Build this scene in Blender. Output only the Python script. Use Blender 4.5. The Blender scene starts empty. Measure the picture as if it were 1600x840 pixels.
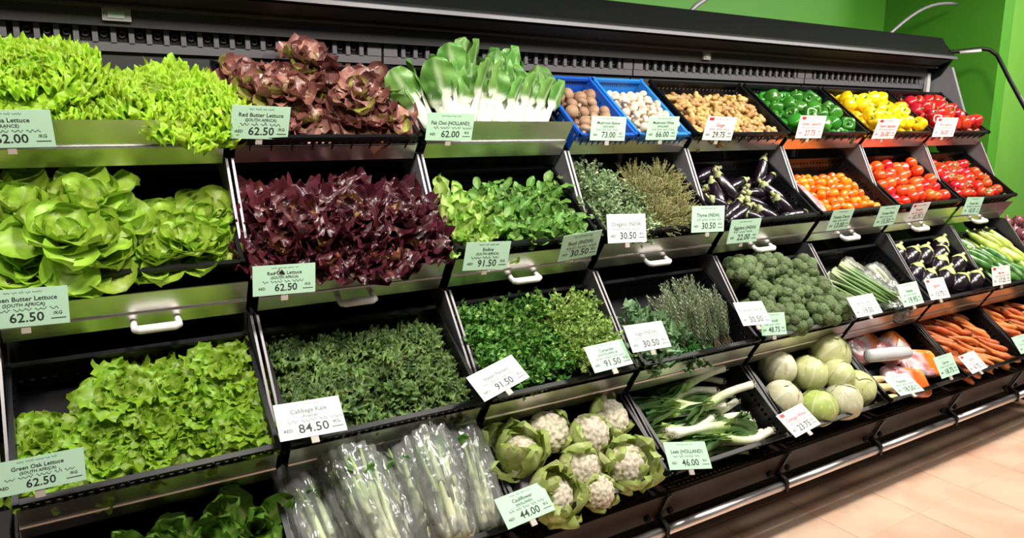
import bpy, math, random
from mathutils import Matrix, Vector, noise

S = bpy.context.scene
COL = S.collection
PI = math.pi
R = random.Random(7)

# ------------------------------------------------------------------ camera
cam = bpy.data.cameras.new('camera')
cam.sensor_width = 36.0
cam.lens = 36.0 * 1150 / 1600
cam.clip_start = 0.02
camo = bpy.data.objects.new('camera', cam)
camo.location = (0, 0, 1.65)
camo.rotation_euler = (math.radians(90 - 10.974), 0, math.radians(-31.79))
COL.objects.link(camo)
S.camera = camo
# ------------------------------------------------------------------ world, lights, exposure
W = bpy.data.worlds.new('world')
S.world = W
W.use_nodes = True
W.node_tree.nodes['Background'].inputs[0].default_value = (1.0, 0.96, 0.9, 1)
W.node_tree.nodes['Background'].inputs[1].default_value = 0.07


def area(name, loc, target, size, power, color=(1, 0.95, 0.86), size_y=None, spread=180):
    l = bpy.data.lights.new(name, 'AREA')
    l.energy = power
    l.color = color
    l.size = size
    if size_y:
        l.shape = 'RECTANGLE'
        l.size_y = size_y
    l.spread = math.radians(spread)
    o = bpy.data.objects.new(name, l)
    o.location = loc
    o.rotation_euler = (Vector(target) - Vector(loc)).to_track_quat('-Z', 'Y').to_euler()
    COL.objects.link(o)
    return o


for i, (x, p) in enumerate([(-0.5, 15), (0.55, 16), (1.6, 17), (2.65, 18), (3.7, 20), (4.7, 21)]):
    area('ceiling_spot', (x, 1.22, 2.85), (x, 2.15, 1.35), 0.26, p, spread=130)
area('aisle_light', (3.4, 0.1, 3.3), (3.4, 0.9, 0), 1.2, 28, size_y=0.6)
area('corner_light', (6.1, 1.0, 3.2), (6.0, 2.6, 1.6), 0.5, 34)
S.view_settings.view_transform = 'Standard'
S.view_settings.look = 'None'
S.view_settings.gamma = 1
S.view_settings.use_curve_mapping = False
S.view_settings.exposure = 0.27


# ------------------------------------------------------------------ materials
def srgb(r, g, b):
    f = lambda c: (c / 255) / 12.92 if c <= 10 else ((c / 255 + 0.055) / 1.055) ** 2.4
    return (f(r), f(g), f(b))


def new_mat(name):
    m = bpy.data.materials.new(name)
    m.use_nodes = True
    nt = m.node_tree
    return m, nt, nt.nodes['Principled BSDF']


def plain(name, c, rough=0.5, metal=0.0, var=0.06, scale=30, bump=0.0, coat=0.0, rvar=0.0, spec=0.5):
    m, nt, p = new_mat(name)
    tc = nt.nodes.new('ShaderNodeTexCoord')
    no = nt.nodes.new('ShaderNodeTexNoise')
    no.inputs['Scale'].default_value = scale
    no.inputs['Detail'].default_value = 4
    nt.links.new(tc.outputs['Object'], no.inputs['Vector'])
    mr = nt.nodes.new('ShaderNodeMapRange')
    mr.inputs['To Min'].default_value = 1 - var * 2
    mr.inputs['To Max'].default_value = 1 + var * 2
    nt.links.new(no.outputs['Fac'], mr.inputs['Value'])
    hs = nt.nodes.new('ShaderNodeHueSaturation')
    hs.inputs['Color'].default_value = (*c, 1)
    nt.links.new(mr.outputs[0], hs.inputs['Value'])
    nt.links.new(hs.outputs[0], p.inputs['Base Color'])
    p.inputs['Roughness'].default_value = rough
    p.inputs['Metallic'].default_value = metal
    p.inputs['Coat Weight'].default_value = coat
    p.inputs['Specular IOR Level'].default_value = spec
    if rvar:
        m2 = nt.nodes.new('ShaderNodeMapRange')
        m2.inputs['To Min'].default_value = rough - rvar
        m2.inputs['To Max'].default_value = rough + rvar
        nt.links.new(no.outputs['Fac'], m2.inputs['Value'])
        nt.links.new(m2.outputs[0], p.inputs['Roughness'])
    if bump:
        b = nt.nodes.new('ShaderNodeBump')
        b.inputs['Strength'].default_value = bump
        b.inputs['Distance'].default_value = 0.004
        nt.links.new(no.outputs['Fac'], b.inputs['Height'])
        nt.links.new(b.outputs[0], p.inputs['Normal'])
    return m


def veg(name, rough=0.45, transl=0.0, var=0.25, scale=60, nvar=0.25, hue=0.01, coat=0.0, bump=0.2, spec=0.5, bscale=None):
    """colour comes from the mesh's own Col attribute, varied a little per piece and by noise"""
    m, nt, p = new_mat(name)
    at = nt.nodes.new('ShaderNodeAttribute')
    at.attribute_name = 'Col'
    oi = nt.nodes.new('ShaderNodeObjectInfo')
    tc = nt.nodes.new('ShaderNodeTexCoord')
    no = nt.nodes.new('ShaderNodeTexNoise')
    no.inputs['Scale'].default_value = scale
    no.inputs['Detail'].default_value = 5
    nt.links.new(tc.outputs['Object'], no.inputs['Vector'])
    a = nt.nodes.new('ShaderNodeMapRange')
    a.inputs['To Min'].default_value = 1 - var
    a.inputs['To Max'].default_value = 1 + var
    nt.links.new(oi.outputs['Random'], a.inputs['Value'])
    b = nt.nodes.new('ShaderNodeMapRange')
    b.inputs['From Min'].default_value = 0.25
    b.inputs['From Max'].default_value = 0.75
    b.inputs['To Min'].default_value = 1 - nvar
    b.inputs['To Max'].default_value = 1 + nvar
    nt.links.new(no.outputs['Fac'], b.inputs['Value'])
    mu = nt.nodes.new('ShaderNodeMath')
    mu.operation = 'MULTIPLY'
    nt.links.new(a.outputs[0], mu.inputs[0])
    nt.links.new(b.outputs[0], mu.inputs[1])
    h = nt.nodes.new('ShaderNodeMapRange')
    h.inputs['To Min'].default_value = 0.5 - hue
    h.inputs['To Max'].default_value = 0.5 + hue
    nt.links.new(oi.outputs['Random'], h.inputs['Value'])
    hs = nt.nodes.new('ShaderNodeHueSaturation')
    nt.links.new(at.outputs['Color'], hs.inputs['Color'])
    nt.links.new(mu.outputs[0], hs.inputs['Value'])
    nt.links.new(h.outputs[0], hs.inputs['Hue'])
    nt.links.new(hs.outputs[0], p.inputs['Base Color'])
    p.inputs['Roughness'].default_value = rough
    p.inputs['Coat Weight'].default_value = coat
    p.inputs['Coat Roughness'].default_value = 0.15
    p.inputs['Specular IOR Level'].default_value = spec
    if bump:
        n2 = no
        if bscale:
            n2 = nt.nodes.new('ShaderNodeTexNoise')
            n2.inputs['Scale'].default_value = bscale
            nt.links.new(tc.outputs['Object'], n2.inputs['Vector'])
        bp = nt.nodes.new('ShaderNodeBump')
        bp.inputs['Strength'].default_value = bump
        bp.inputs['Distance'].default_value = 0.003
        nt.links.new(n2.outputs['Fac'], bp.inputs['Height'])
        nt.links.new(bp.outputs[0], p.inputs['Normal'])
    if transl:
        tr = nt.nodes.new('ShaderNodeBsdfTranslucent')
        nt.links.new(hs.outputs[0], tr.inputs['Color'])
        mx = nt.nodes.new('ShaderNodeMixShader')
        mx.inputs[0].default_value = transl
        nt.links.new(p.outputs[0], mx.inputs[1])
        nt.links.new(tr.outputs[0], mx.inputs[2])
        nt.links.new(mx.outputs[0], nt.nodes['Material Output'].inputs[0])
    return m


def film(name, clear=0.7, white=(0.9, 0.92, 0.9)):
    m, nt, p = new_mat(name)
    nt.nodes.remove(p)
    t = nt.nodes.new('ShaderNodeBsdfTransparent')
    g = nt.nodes.new('ShaderNodeBsdfGlossy')
    g.inputs['Roughness'].default_value = 0.12
    d = nt.nodes.new('ShaderNodeBsdfDiffuse')
    d.inputs['Color'].default_value = (*white, 1)
    fr = nt.nodes.new('ShaderNodeFresnel')
    fr.inputs['IOR'].default_value = 1.6
    m1 = nt.nodes.new('ShaderNodeMixShader')
    m1.inputs[0].default_value = 1 - clear
    nt.links.new(t.outputs[0], m1.inputs[1])
    nt.links.new(d.outputs[0], m1.inputs[2])
    m2 = nt.nodes.new('ShaderNodeMixShader')
    nt.links.new(fr.outputs[0], m2.inputs[0])
    nt.links.new(m1.outputs[0], m2.inputs[1])
    nt.links.new(g.outputs[0], m2.inputs[2])
    nt.links.new(m2.outputs[0], nt.nodes['Material Output'].inputs[0])
    return m


def tile_mat():
    m, nt, p = new_mat('terracotta tile')
    tc = nt.nodes.new('ShaderNodeTexCoord')
    oi = nt.nodes.new('ShaderNodeObjectInfo')
    ad = nt.nodes.new('ShaderNodeVectorMath')
    ad.operation = 'ADD'
    nt.links.new(tc.outputs['Object'], ad.inputs[0])
    nt.links.new(oi.outputs['Location'], ad.inputs[1])
    no = nt.nodes.new('ShaderNodeTexNoise')
    no.inputs['Scale'].default_value = 3.2
    no.inputs['Detail'].default_value = 6
    no.inputs['Distortion'].default_value = 0.8
    nt.links.new(ad.outputs[0], no.inputs['Vector'])
    r = nt.nodes.new('ShaderNodeValToRGB')
    r.color_ramp.elements[0].position = 0.3
    r.color_ramp.elements[0].color = (*srgb(214, 168, 142), 1)
    r.color_ramp.elements[1].position = 0.62
    r.color_ramp.elements[1].color = (*srgb(226, 194, 168), 1)
    nt.links.new(no.outputs['Fac'], r.inputs[0])
    hs = nt.nodes.new('ShaderNodeHueSaturation')
    a = nt.nodes.new('ShaderNodeMapRange')
    a.inputs['To Min'].default_value = 0.93
    a.inputs['To Max'].default_value = 1.05
    nt.links.new(oi.outputs['Random'], a.inputs['Value'])
    nt.links.new(a.outputs[0], hs.inputs['Value'])
    nt.links.new(r.outputs[0], hs.inputs['Color'])
    nt.links.new(hs.outputs[0], p.inputs['Base Color'])
    p.inputs['Roughness'].default_value = 0.35
    return m


def steel(name, c, rough, scale=(1.5, 60, 60)):
    m, nt, p = new_mat(name)
    tc = nt.nodes.new('ShaderNodeTexCoord')
    mp = nt.nodes.new('ShaderNodeMapping')
    mp.inputs['Scale'].default_value = scale
    no = nt.nodes.new('ShaderNodeTexNoise')
    no.inputs['Scale'].default_value = 6
    nt.links.new(tc.outputs['Object'], mp.inputs[0])
    nt.links.new(mp.outputs[0], no.inputs['Vector'])
    mr = nt.nodes.new('ShaderNodeMapRange')
    mr.inputs['To Min'].default_value = rough * 0.7
    mr.inputs['To Max'].default_value = rough * 1.4
    nt.links.new(no.outputs['Fac'], mr.inputs['Value'])
    nt.links.new(mr.outputs[0], p.inputs['Roughness'])
    bp = nt.nodes.new('ShaderNodeBump')
    bp.inputs['Strength'].default_value = 0.06
    bp.inputs['Distance'].default_value = 0.002
    nt.links.new(no.outputs['Fac'], bp.inputs['Height'])
    nt.links.new(bp.outputs[0], p.inputs['Normal'])
    p.inputs['Base Color'].default_value = (*c, 1)
    p.inputs['Metallic'].default_value = 1
    return m


M_steel = steel('brushed steel', (0.72, 0.70, 0.66), 0.30)
M_edge = steel('bright steel edge', (0.85, 0.83, 0.82), 0.3)
M_tube = steel('bumper steel', (0.80, 0.76, 0.76), 0.34)
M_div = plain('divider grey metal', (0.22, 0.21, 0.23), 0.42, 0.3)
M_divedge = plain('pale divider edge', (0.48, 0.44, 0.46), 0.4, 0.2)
M_divedge3 = plain('part-shaded divider edge', (0.22, 0.20, 0.21), 0.4, 0.2)  # same edge metal with third-tier shade put into the colour
M_divedge4 = plain('shaded divider edge', (0.07, 0.062, 0.062), 0.4, 0.2)  # same edge metal again, darkened for the shade of the bottom tier
M_div3 = plain('shaded divider metal', (0.07, 0.068, 0.075), 0.42, 0.3)  # divider grey darkened to paint in the shade on the lower tiers
M_black = plain('black case paint', (0.004, 0.004, 0.0035), 0.45, spec=0.2)
M_canopy = plain('canopy black', (0.005, 0.006, 0.0055), 0.55, var=0.03, spec=0.12)
M_soffit = plain('canopy soffit black', (0.014, 0.010, 0.008), 0.5)
M_trim = plain('canopy lavender trim', (0.10, 0.095, 0.11), 0.4)
M_trim2 = plain('dull brown trim', (0.10, 0.085, 0.075), 0.4)
M_panel = plain('dark grey panel', (0.030, 0.029, 0.030), 0.42, spec=0.35)
M_rail = plain('grey vent rail', (0.085, 0.080, 0.088), 0.42)
M_endp = plain('grey end panel', (0.22, 0.22, 0.24), 0.5)
M_post = plain('pale grey post', (0.5, 0.48, 0.47), 0.5)
M_crate = plain('black crate plastic', (0.0055, 0.0055, 0.0068), 0.32, var=0.1, spec=0.3)
M_blue = plain('blue crate plastic', (0.012, 0.095, 0.50), 0.35)
M_blue2 = plain('light blue crate plastic', (0.022, 0.21, 0.66), 0.35)
M_front = plain('dark brown gloss front', (0.030, 0.018, 0.013), 0.5, spec=0.15)
M_white = plain('white plastic handle', (0.82, 0.78, 0.78), 0.3)
M_card_g = plain('mint card', (0.47, 0.72, 0.53), 0.5, var=0.02)
M_card_w = plain('white card', (0.80, 0.76, 0.73), 0.5, var=0.02)
M_ink = plain('black ink', (0.018, 0.022, 0.02), 0.6)
M_inkg = plain('grey ink', (0.12, 0.17, 0.14), 0.6)
M_inkr = plain('red ink', (0.45, 0.03, 0.03), 0.6)
M_lcd = plain('lcd screen', (0.42, 0.5, 0.42), 0.2)
M_lcdf = plain('lcd frame', (0.30, 0.27, 0.27), 0.4)
M_clip = plain('clear card clip', (0.45, 0.40, 0.34), 0.25)
M_tile = tile_mat()
M_grout = plain('grout', srgb(212, 170, 140), 0.7)
M_leaf = veg('soft leaf', 0.42, 0.28, 0.22, 50, 0.18)
M_frill = veg('frilly leaf', 0.45, 0.3, 0.2, 70, 0.2)
M_redleaf = veg('red leaf', 0.36, 0.12, 0.3, 45, 0.3, coat=0.15)
M_kale = veg('kale leaf', 0.55, 0.1, 0.3, 60, 0.3)
M_herb = veg('herb leaf', 0.5, 0.2, 0.18, 40, 0.3)
M_pep = veg('shiny skin', 0.22, 0, 0.16, 14, 0.12, coat=0.5, bump=0.05)
M_tom = veg('tomato skin', 0.2, 0, 0.10, 14, 0.15, hue=0.012, coat=0.5, bump=0.03)
M_egg = veg('eggplant skin', 0.24, 0, 0.2, 10, 0.2, coat=0.8, bump=0.03, spec=0.7)
M_stem = veg('stem green', 0.5, 0, 0.2, 60, 0.25)
M_mush = veg('mushroom skin', 0.6, 0, 0.12, 60, 0.18)
M_root = veg('root skin', 0.5, 0, 0.16, 50, 0.22, bump=0.5)
M_cab = veg('cabbage leaf', 0.42, 0.05, 0.10, 25, 0.12, bump=0.25)
M_flor = veg('floret', 0.65, 0, 0.18, 160, 0.3, bump=1.0, bscale=380)
M_curd = veg('curd', 0.6, 0.05, 0.06, 120, 0.12, bump=0.8, bscale=300)
M_plain_leaf = veg('leek leaf', 0.4, 0.12, 0.12, 30, 0.15)
M_film = film('clear bag film', 0.85, (.95, .97, .95))
M_film2 = film('milky bag film', 0.84, (.6, .62, .6))
M_print = veg('printed plastic', 0.22, 0, 0.03, 30, 0.08, coat=0.4, bump=0.3)
M_wall = plain('green wall paint', srgb(72, 142, 34), 0.55, var=0.04, scale=2)
M_wall_lit = plain('lit green wall paint', srgb(104, 164, 62), 0.4, var=0.06, scale=2)  # same wall green made paler, the light on this face painted in


# ------------------------------------------------------------------ mesh helpers
class MB:
    def __init__(s):
        s.v, s.f, s.c = [], [], []

    def add(s, vs, fs, col=None):
        o = len(s.v)
        s.v += [tuple(v) for v in vs]
        s.f += [tuple(i + o for i in f) for f in fs]
        if col is None:
            col = (1, 1, 1)
        s.c += list(col) if isinstance(col, list) else [col] * len(vs)
        return s

    def box(s, x0, x1, y0, y1, z0, z1, col=None):
        vs = [(x, y, z) for z in (z0, z1) for y in (y0, y1) for x in (x0, x1)]
        return s.add(vs, [(0, 2, 3, 1), (4, 5, 7, 6), (0, 1, 5, 4), (2, 6, 7, 3), (0, 4, 6, 2), (1, 3, 7, 5)], col)

    def prism(s, poly, x0, x1, col=None):
        """YZ polygon extruded along X"""
        n = len(poly)
        vs = [(x0, y, z) for y, z in poly] + [(x1, y, z) for y, z in poly]
        fs = [tuple(range(n)), tuple(range(2 * n - 1, n - 1, -1))]
        fs += [(i, i + n, (i + 1) % n + n, (i + 1) % n) for i in range(n)]
        return s.add(vs, fs, col)

    def tube(s, path, rad, n=8, col=None, cols=None, cap=True, flat=1.0):
        path = [Vector(p) for p in path]
        m = len(path)
        if not isinstance(rad, (list, tuple)):
            rad = [rad] * m
        vs, cs = [], []
        ref = None
        for i in range(m):
            d = (path[min(i + 1, m - 1)] - path[max(i - 1, 0)]).normalized()
            if ref is None:
                ref = Vector((0, 0, 1)) if abs(d.z) < 0.9 else Vector((1, 0, 0))
            a = d.cross(ref).normalized()
            b = a.cross(d).normalized()
            ref = b
            for k in range(n):
                t = 2 * PI * k / n
                vs.append(path[i] + a * math.cos(t) * rad[i] + b * math.sin(t) * rad[i] * flat)
                cs.append(cols[i] if cols else (col or (1, 1, 1)))
        fs = [(i * n + k, i * n + (k + 1) % n, (i + 1) * n + (k + 1) % n, (i + 1) * n + k) for i in range(m - 1) for k in range(n)]
        if cap:
            fs += [tuple(range(n - 1, -1, -1)), tuple(range((m - 1) * n, m * n))]
        return s.add(vs, fs, cs)

    def lathe(s, prof, n=16, colf=None, wob=None, off=(0, 0, 0)):
        vs, cs = [], []
        m = len(prof)
        for i, (r, z) in enumerate(prof):
            for k in range(n):
                t = 2 * PI * k / n
                q = r * (wob(t, i / (m - 1)) if wob else 1)
                vs.append((off[0] + q * math.cos(t), off[1] + q * math.sin(t), off[2] + z))
                cs.append(colf(i / (m - 1), t) if colf else (1, 1, 1))
        fs = [(i * n + k, i * n + (k + 1) % n, (i + 1) * n + (k + 1) % n, (i + 1) * n + k) for i in range(m - 1) for k in range(n)]
        fs += [tuple(range(n - 1, -1, -1)), tuple(range((m - 1) * n, m * n))]
        return s.add(vs, fs, cs)

    def grid(s, fn, nu, nt):
        """fn(u,t) -> (pos, col)"""
        vs, cs = [], []
        for i in range(nu + 1):
            for j in range(nt + 1):
                p, c = fn(i / nu, j / nt * 2 - 1)
                vs.append(p)
                cs.append(c)
        q = nt + 1
        fs = [(i * q + j, i * q + j + 1, (i + 1) * q + j + 1, (i + 1) * q + j) for i in range(nu) for j in range(nt)]
        return s.add(vs, fs, cs)

    def xf(s, M, start=0):
        for i in range(start, len(s.v)):
            s.v[i] = tuple(M @ Vector(s.v[i]))
        return s

    def mesh(s, name, mat, smooth=True):
        me = bpy.data.meshes.new(name)
        me.from_pydata(s.v, [], s.f)
        a = me.color_attributes.new('Col', 'FLOAT_COLOR', 'POINT')
        buf = []
        for c in s.c:
            buf += [c[0], c[1], c[2], 1.0]
        a.data.foreach_set('color', buf)
        me.polygons.foreach_set('use_smooth', [smooth] * len(me.polygons))
        me.materials.append(mat)
        me.update()
        return me


def ico(sub):
    t = (1 + 5 ** 0.5) / 2
    V = [Vector(p).normalized() for p in [(-1, t, 0), (1, t, 0), (-1, -t, 0), (1, -t, 0), (0, -1, t), (0, 1, t), (0, -1, -t), (0, 1, -t), (t, 0, -1), (t, 0, 1), (-t, 0, -1), (-t, 0, 1)]]
    F = [(0, 11, 5), (0, 5, 1), (0, 1, 7), (0, 7, 10), (0, 10, 11), (1, 5, 9), (5, 11, 4), (11, 10, 2), (10, 7, 6), (7, 1, 8), (3, 9, 4), (3, 4, 2), (3, 2, 6), (3, 6, 8), (3, 8, 9), (4, 9, 5), (2, 4, 11), (6, 2, 10), (8, 6, 7), (9, 8, 1)]
    for _ in range(sub):
        mid, G = {}, []

        def m(a, b):
            k = (min(a, b), max(a, b))
            if k not in mid:
                V.append(((V[a] + V[b]) / 2).normalized())
                mid[k] = len(V) - 1
            return mid[k]
        for a, b, c in F:
            x, y, z = m(a, b), m(b, c), m(c, a)
            G += [(a, x, z), (b, y, x), (c, z, y), (x, y, z)]
        F = G
    return V, F


ICO = {k: ico(k) for k in (1, 2, 3, 4)}


def obj(name, mesh, M=None, parent=None, kind=None):
    o = bpy.data.objects.new(name, mesh)
    COL.objects.link(o)
    if parent:
        o.parent = parent
    if M is not None:
        o.matrix_basis = M
    if kind:
        o['kind'] = kind
    return o


def tag(o, label, cat, group=None):
    o['label'] = label
    o['category'] = cat
    if group:
        o['group'] = group
    return o


def spawn(name, spec, M, label, cat, group=None):
    """spec: a mesh, or a list of (part name, mesh, matrix[, kind[, subparts]])"""
    if isinstance(spec, bpy.types.Mesh):
        return tag(obj(name, spec, M), label, cat, group)
    r = tag(obj(name, None, M), label, cat, group)
    r.empty_display_size = 0.02
    for p in spec:
        c = obj(p[0], p[1], p[2], r, p[3] if len(p) > 3 else None)
        if len(p) > 4 and p[4]:
            for q in p[4]:
                obj(q[0], q[1], q[2], c)
    return r


def T(x, y, z): return Matrix.Translation((x, y, z))
def RX(a): return Matrix.Rotation(a, 4, 'X')
def RY(a): return Matrix.Rotation(a, 4, 'Y')
def RZ(a): return Matrix.Rotation(a, 4, 'Z')
def SC(a, b=None, c=None): return Matrix.Diagonal((a, a if b is None else b, a if c is None else c, 1))
def rnd(a, b): return R.uniform(a, b)
def mix(a, b, t): return tuple(x + (y - x) * t for x, y in zip(a, b))


ORD = ['first', 'second', 'third', 'fourth', 'fifth', 'sixth', 'seventh', 'eighth', 'ninth', 'tenth', 'eleventh', 'twelfth', 'thirteenth', 'fourteenth']


def nth(i, n):
    if i == 0:
        return 'leftmost'
    if i == n - 1:
        return 'rightmost'
    if n == 3:
        return 'middle'
    return ORD[i] + ' from the left'


def rowname(r, n):
    if r == 0:
        return 'front row'
    if r == n - 1:
        return 'back row'
    if n == 3:
        return 'middle row'
    return ORD[r] + ' row from the front'


# ------------------------------------------------------------------ display geometry (metres)
TILT = math.radians(37)
RIM = {1: (2.31, 1.615), 2: (2.12, 1.253), 3: (1.89, 0.81), 4: (1.71, 0.475)}
RES = {-1: -.012, 0: -.012, 1: -.007, 2: -.005, 3: .012, 4: .018, 5: .017, 6: -.006, 7: -.019}
def bx(k): return .47 + .625 * k + RES[k]
VD = Vector((0, math.cos(TILT), math.sin(TILT)))
ND = Vector((0, -math.sin(TILT), math.cos(TILT)))


def frame(t, col):
    xc = (bx(col) + bx(col + 1)) / 2
    y, z = RIM[t]
    return Matrix(((1, 0, 0, xc), (0, VD.y, ND.y, y), (0, VD.z, ND.z, z), (0, 0, 0, 1)))


def wid(col): return bx(col + 1) - bx(col)


# ------------------------------------------------------------------ room
fl = obj('floor', MB().box(-2.5, 8.5, -2.5, 3.9, -0.06, -0.0022).mesh('floor', M_grout, False), kind='structure')
TS = 0.40
tile_me = MB().prism([(-TS / 2 + .0025, -0.012), (TS / 2 - .0025, -0.012), (TS / 2 - .0025, -0.0015), (TS / 2 - .005, 0), (-TS / 2 + .005, 0), (-TS / 2 + .0025, -0.0015)], -TS / 2 + .0016, TS / 2 - .0016).mesh('tile', M_tile, False)
for i in range(-7, 8):
    for j in range(-5, 3):
        obj('tile', tile_me, T(3.45 + TS * (i + .5), 1.57 + TS * (j + .5), 0), fl)
obj('wall_back', MB().box(-2.5, 5.2, 3.30, 3.42, 0, 3.6).mesh('wall_back', M_wall, False), kind='structure')
obj('wall_right', MB().box(5.2, 5.32, 2.5, 3.42, 0, 3.6).mesh('wall_right', M_wall, False), kind='structure')
obj('wall_far_right', MB().box(5.322, 8.5, 2.5, 2.62, 0, 3.6).mesh('wall_far_right', M_wall_lit, False), kind='structure')

# ------------------------------------------------------------------ the refrigerated case
case = tag(obj('display_case', None, T(2.0, 2.6, 0)), 'long black refrigerated produce case with overhanging canopy along the green wall', 'display case')
CI = T(-2.0, -2.6, 0)
XL, XR = -0.80, 4.83


def part(name, mb, mat, smooth=False, kind=None):
    return obj(name, mb.mesh(name, mat, smooth), CI, case, kind)


part('canopy', MB().prism([(2.572, 2.062), (2.580, 2.085), (2.677, 2.195), (2.95, 2.21), (2.95, 2.05), (2.70, 2.03), (2.60, 2.058)], XL, XR), M_canopy)
part('canopy_edge', MB().prism([(2.560, 2.056), (2.562, 2.070), (2.572, 2.075), (2.580, 2.072), (2.580, 2.056)], XL, XR + .004), M_trim)
part('canopy_soffit', MB().prism([(2.582, 2.050), (2.592, 2.056), (2.672, 2.022), (2.668, 2.014)], XL, XR - .03), M_soffit)
part('soffit_trim', MB().prism([(2.655, 2.008), (2.66, 2.018), (2.70, 2.022), (2.70, 2.008)], XL, XR - .03), M_trim2)
part('control_panel', MB().prism([(2.70, 2.015), (2.705, 1.957), (2.75, 1.957), (2.75, 2.015)], XL, XR - .06), M_panel)
part('case_back', MB().box(XL, XR, 2.80, 2.86, 0.06, 2.05), M_black)
seams = [-0.8, -0.135, 1.115, 2.365, 3.615, 4.80]
tooth = MB().box(-.008, .008, 0, .012, -.024, .024).mesh('vent_tooth', M_rail, False)
for a, b in zip(seams, seams[1:]):
    part('back_panel', MB().box(a + .006, b - .006, 2.755, 2.775, 1.30, 1.885), M_panel)
    part('vent_rail', MB().box(a + .005, b - .005, 2.738, 2.754, 1.884, 1.912).box(a + .005, a + .06, 2.735, 2.75, 1.912, 1.958).box(b - .06, b - .005, 2.735, 2.75, 1.912, 1.958), M_rail)
    n = int((b - a - .14) / .05)
    for k in range(n):
        x = a + .085 + k * (b - a - .17) / max(1, n - 1)
        obj('vent_tooth', tooth, CI @ T(x, 2.733, 1.935), case)
    noz = MB()
    for k in range(n - 1):
        x = a + .085 + (k + .5) * (b - a - .17) / max(1, n - 1)
        noz.tube([(x + .009 * math.cos(q * PI / 4), 2.748, 1.938 + .009 * math.sin(q * PI / 4)) for q in range(9)], .0025, 4)
    part('vent_nozzle', noz, M_rail, kind='stuff')
    part('vent_backing', MB().box(a, b, 2.756, 2.762, 1.90, 1.96), M_black)
for x, s in ((0.218, .9), (2.80, .55)):
    dpart = part('thermometer', MB().box(x - .045 * s, x + .045 * s, 2.690, 2.704, 1.972, 2.008), M_lcdf)
    obj('screen', MB().box(x - .028 * s, x + .024 * s, 2.687, 2.690, 1.980, 2.000).mesh('screen', M_lcd, False), None, dpart)
# end panel at the right and the post in front of it
part('end_panel', MB().prism([(2.605, 2.013), (2.516, 1.775), (2.47, 1.66), (2.80, 1.66), (2.80, 2.05)], 4.862, 4.885), M_endp)
part('end_post', MB().box(4.80, 4.835, 2.715, 2.735, 1.86, 1.985), M_post)
part('canopy_end', MB().prism([(2.60, 2.055), (2.665, 1.965), (2.76, 1.93), (2.76, 2.2), (2.677, 2.195)], 4.832, 4.858), M_canopy)
# shelf dividers between the columns, one above each of the three lower tiers
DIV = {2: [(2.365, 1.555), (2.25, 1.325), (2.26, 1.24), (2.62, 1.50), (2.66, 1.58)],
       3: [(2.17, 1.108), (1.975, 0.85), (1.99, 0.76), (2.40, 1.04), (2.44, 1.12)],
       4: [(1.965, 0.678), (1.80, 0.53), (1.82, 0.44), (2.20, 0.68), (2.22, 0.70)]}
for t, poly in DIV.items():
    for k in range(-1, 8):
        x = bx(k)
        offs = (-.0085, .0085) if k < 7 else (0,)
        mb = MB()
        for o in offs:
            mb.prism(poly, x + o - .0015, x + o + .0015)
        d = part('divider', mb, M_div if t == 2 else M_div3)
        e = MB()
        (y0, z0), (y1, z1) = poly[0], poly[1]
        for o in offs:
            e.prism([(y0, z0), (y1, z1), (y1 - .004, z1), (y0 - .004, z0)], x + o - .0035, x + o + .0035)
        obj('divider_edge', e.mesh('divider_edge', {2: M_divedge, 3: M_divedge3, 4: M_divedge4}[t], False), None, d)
# closed black box behind and under the shelves
part('case_core', MB().prism([(2.05, .06), (2.05, .42), (2.30, .62), (2.36, .90), (2.62, 1.12), (2.62, 1.30), (2.78, 1.45), (2.795, 1.6), (2.795, .06)], XL, XR), M_black)
part('kick_plate', MB().box(XL, XR, 2.03, 2.05, 0.0, .30), M_black)
part('lower_front', MB().prism([(1.735, .385), (1.79, .262), (1.80, .262), (2.05, .40), (2.05, .42), (1.76, .385)], XL, XR), M_front)
cl = MB().prism([(1.722, .222), (1.722, .262), (1.735, .275), (1.80, .30), (1.80, .28), (1.765, .262), (1.768, .222)], -.008, .008).mesh('rail_clamp', M_black, False)
bo = MB().lathe([(0, 0), (.012, 0), (.014, .008), (.006, .014), (0, .014)], 10).mesh('bolt', M_black)
br = MB().prism([(1.728, .388), (1.785, .262), (1.778, .262), (1.72, .388)], -.009, .009).mesh('front_bracket', M_black, False)
for k in range(-1, 8):
    x = bx(k)
    obj('rail_clamp', cl, CI @ T(x, 0, 0), case)
    obj('front_bracket', br, CI @ T(x, 0, 0), case)
    for dx in (-.06, .05):
        obj('bolt', bo, CI @ T(x + dx, 1.772, .292) @ RX(PI / 2 - .4), case)
    if k < 7:
        part('bumper_rail', MB().tube([(x + .009, 1.742, .243), (bx(k + 1) - .009, 1.742, .243)], .0175, 14), M_tube, True)

# arms and hoses above the case
def pipe(name, pts, r, mat, label, cat, parts=()):
    o = tag(obj(name, MB().tube(pts, r, 10).mesh(name, mat)), label, cat)
    for pn, pp, pr, pm in parts:
        obj(pn, MB().tube(pp, pr, 10).mesh(pn, pm), None, o)
    return o


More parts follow.
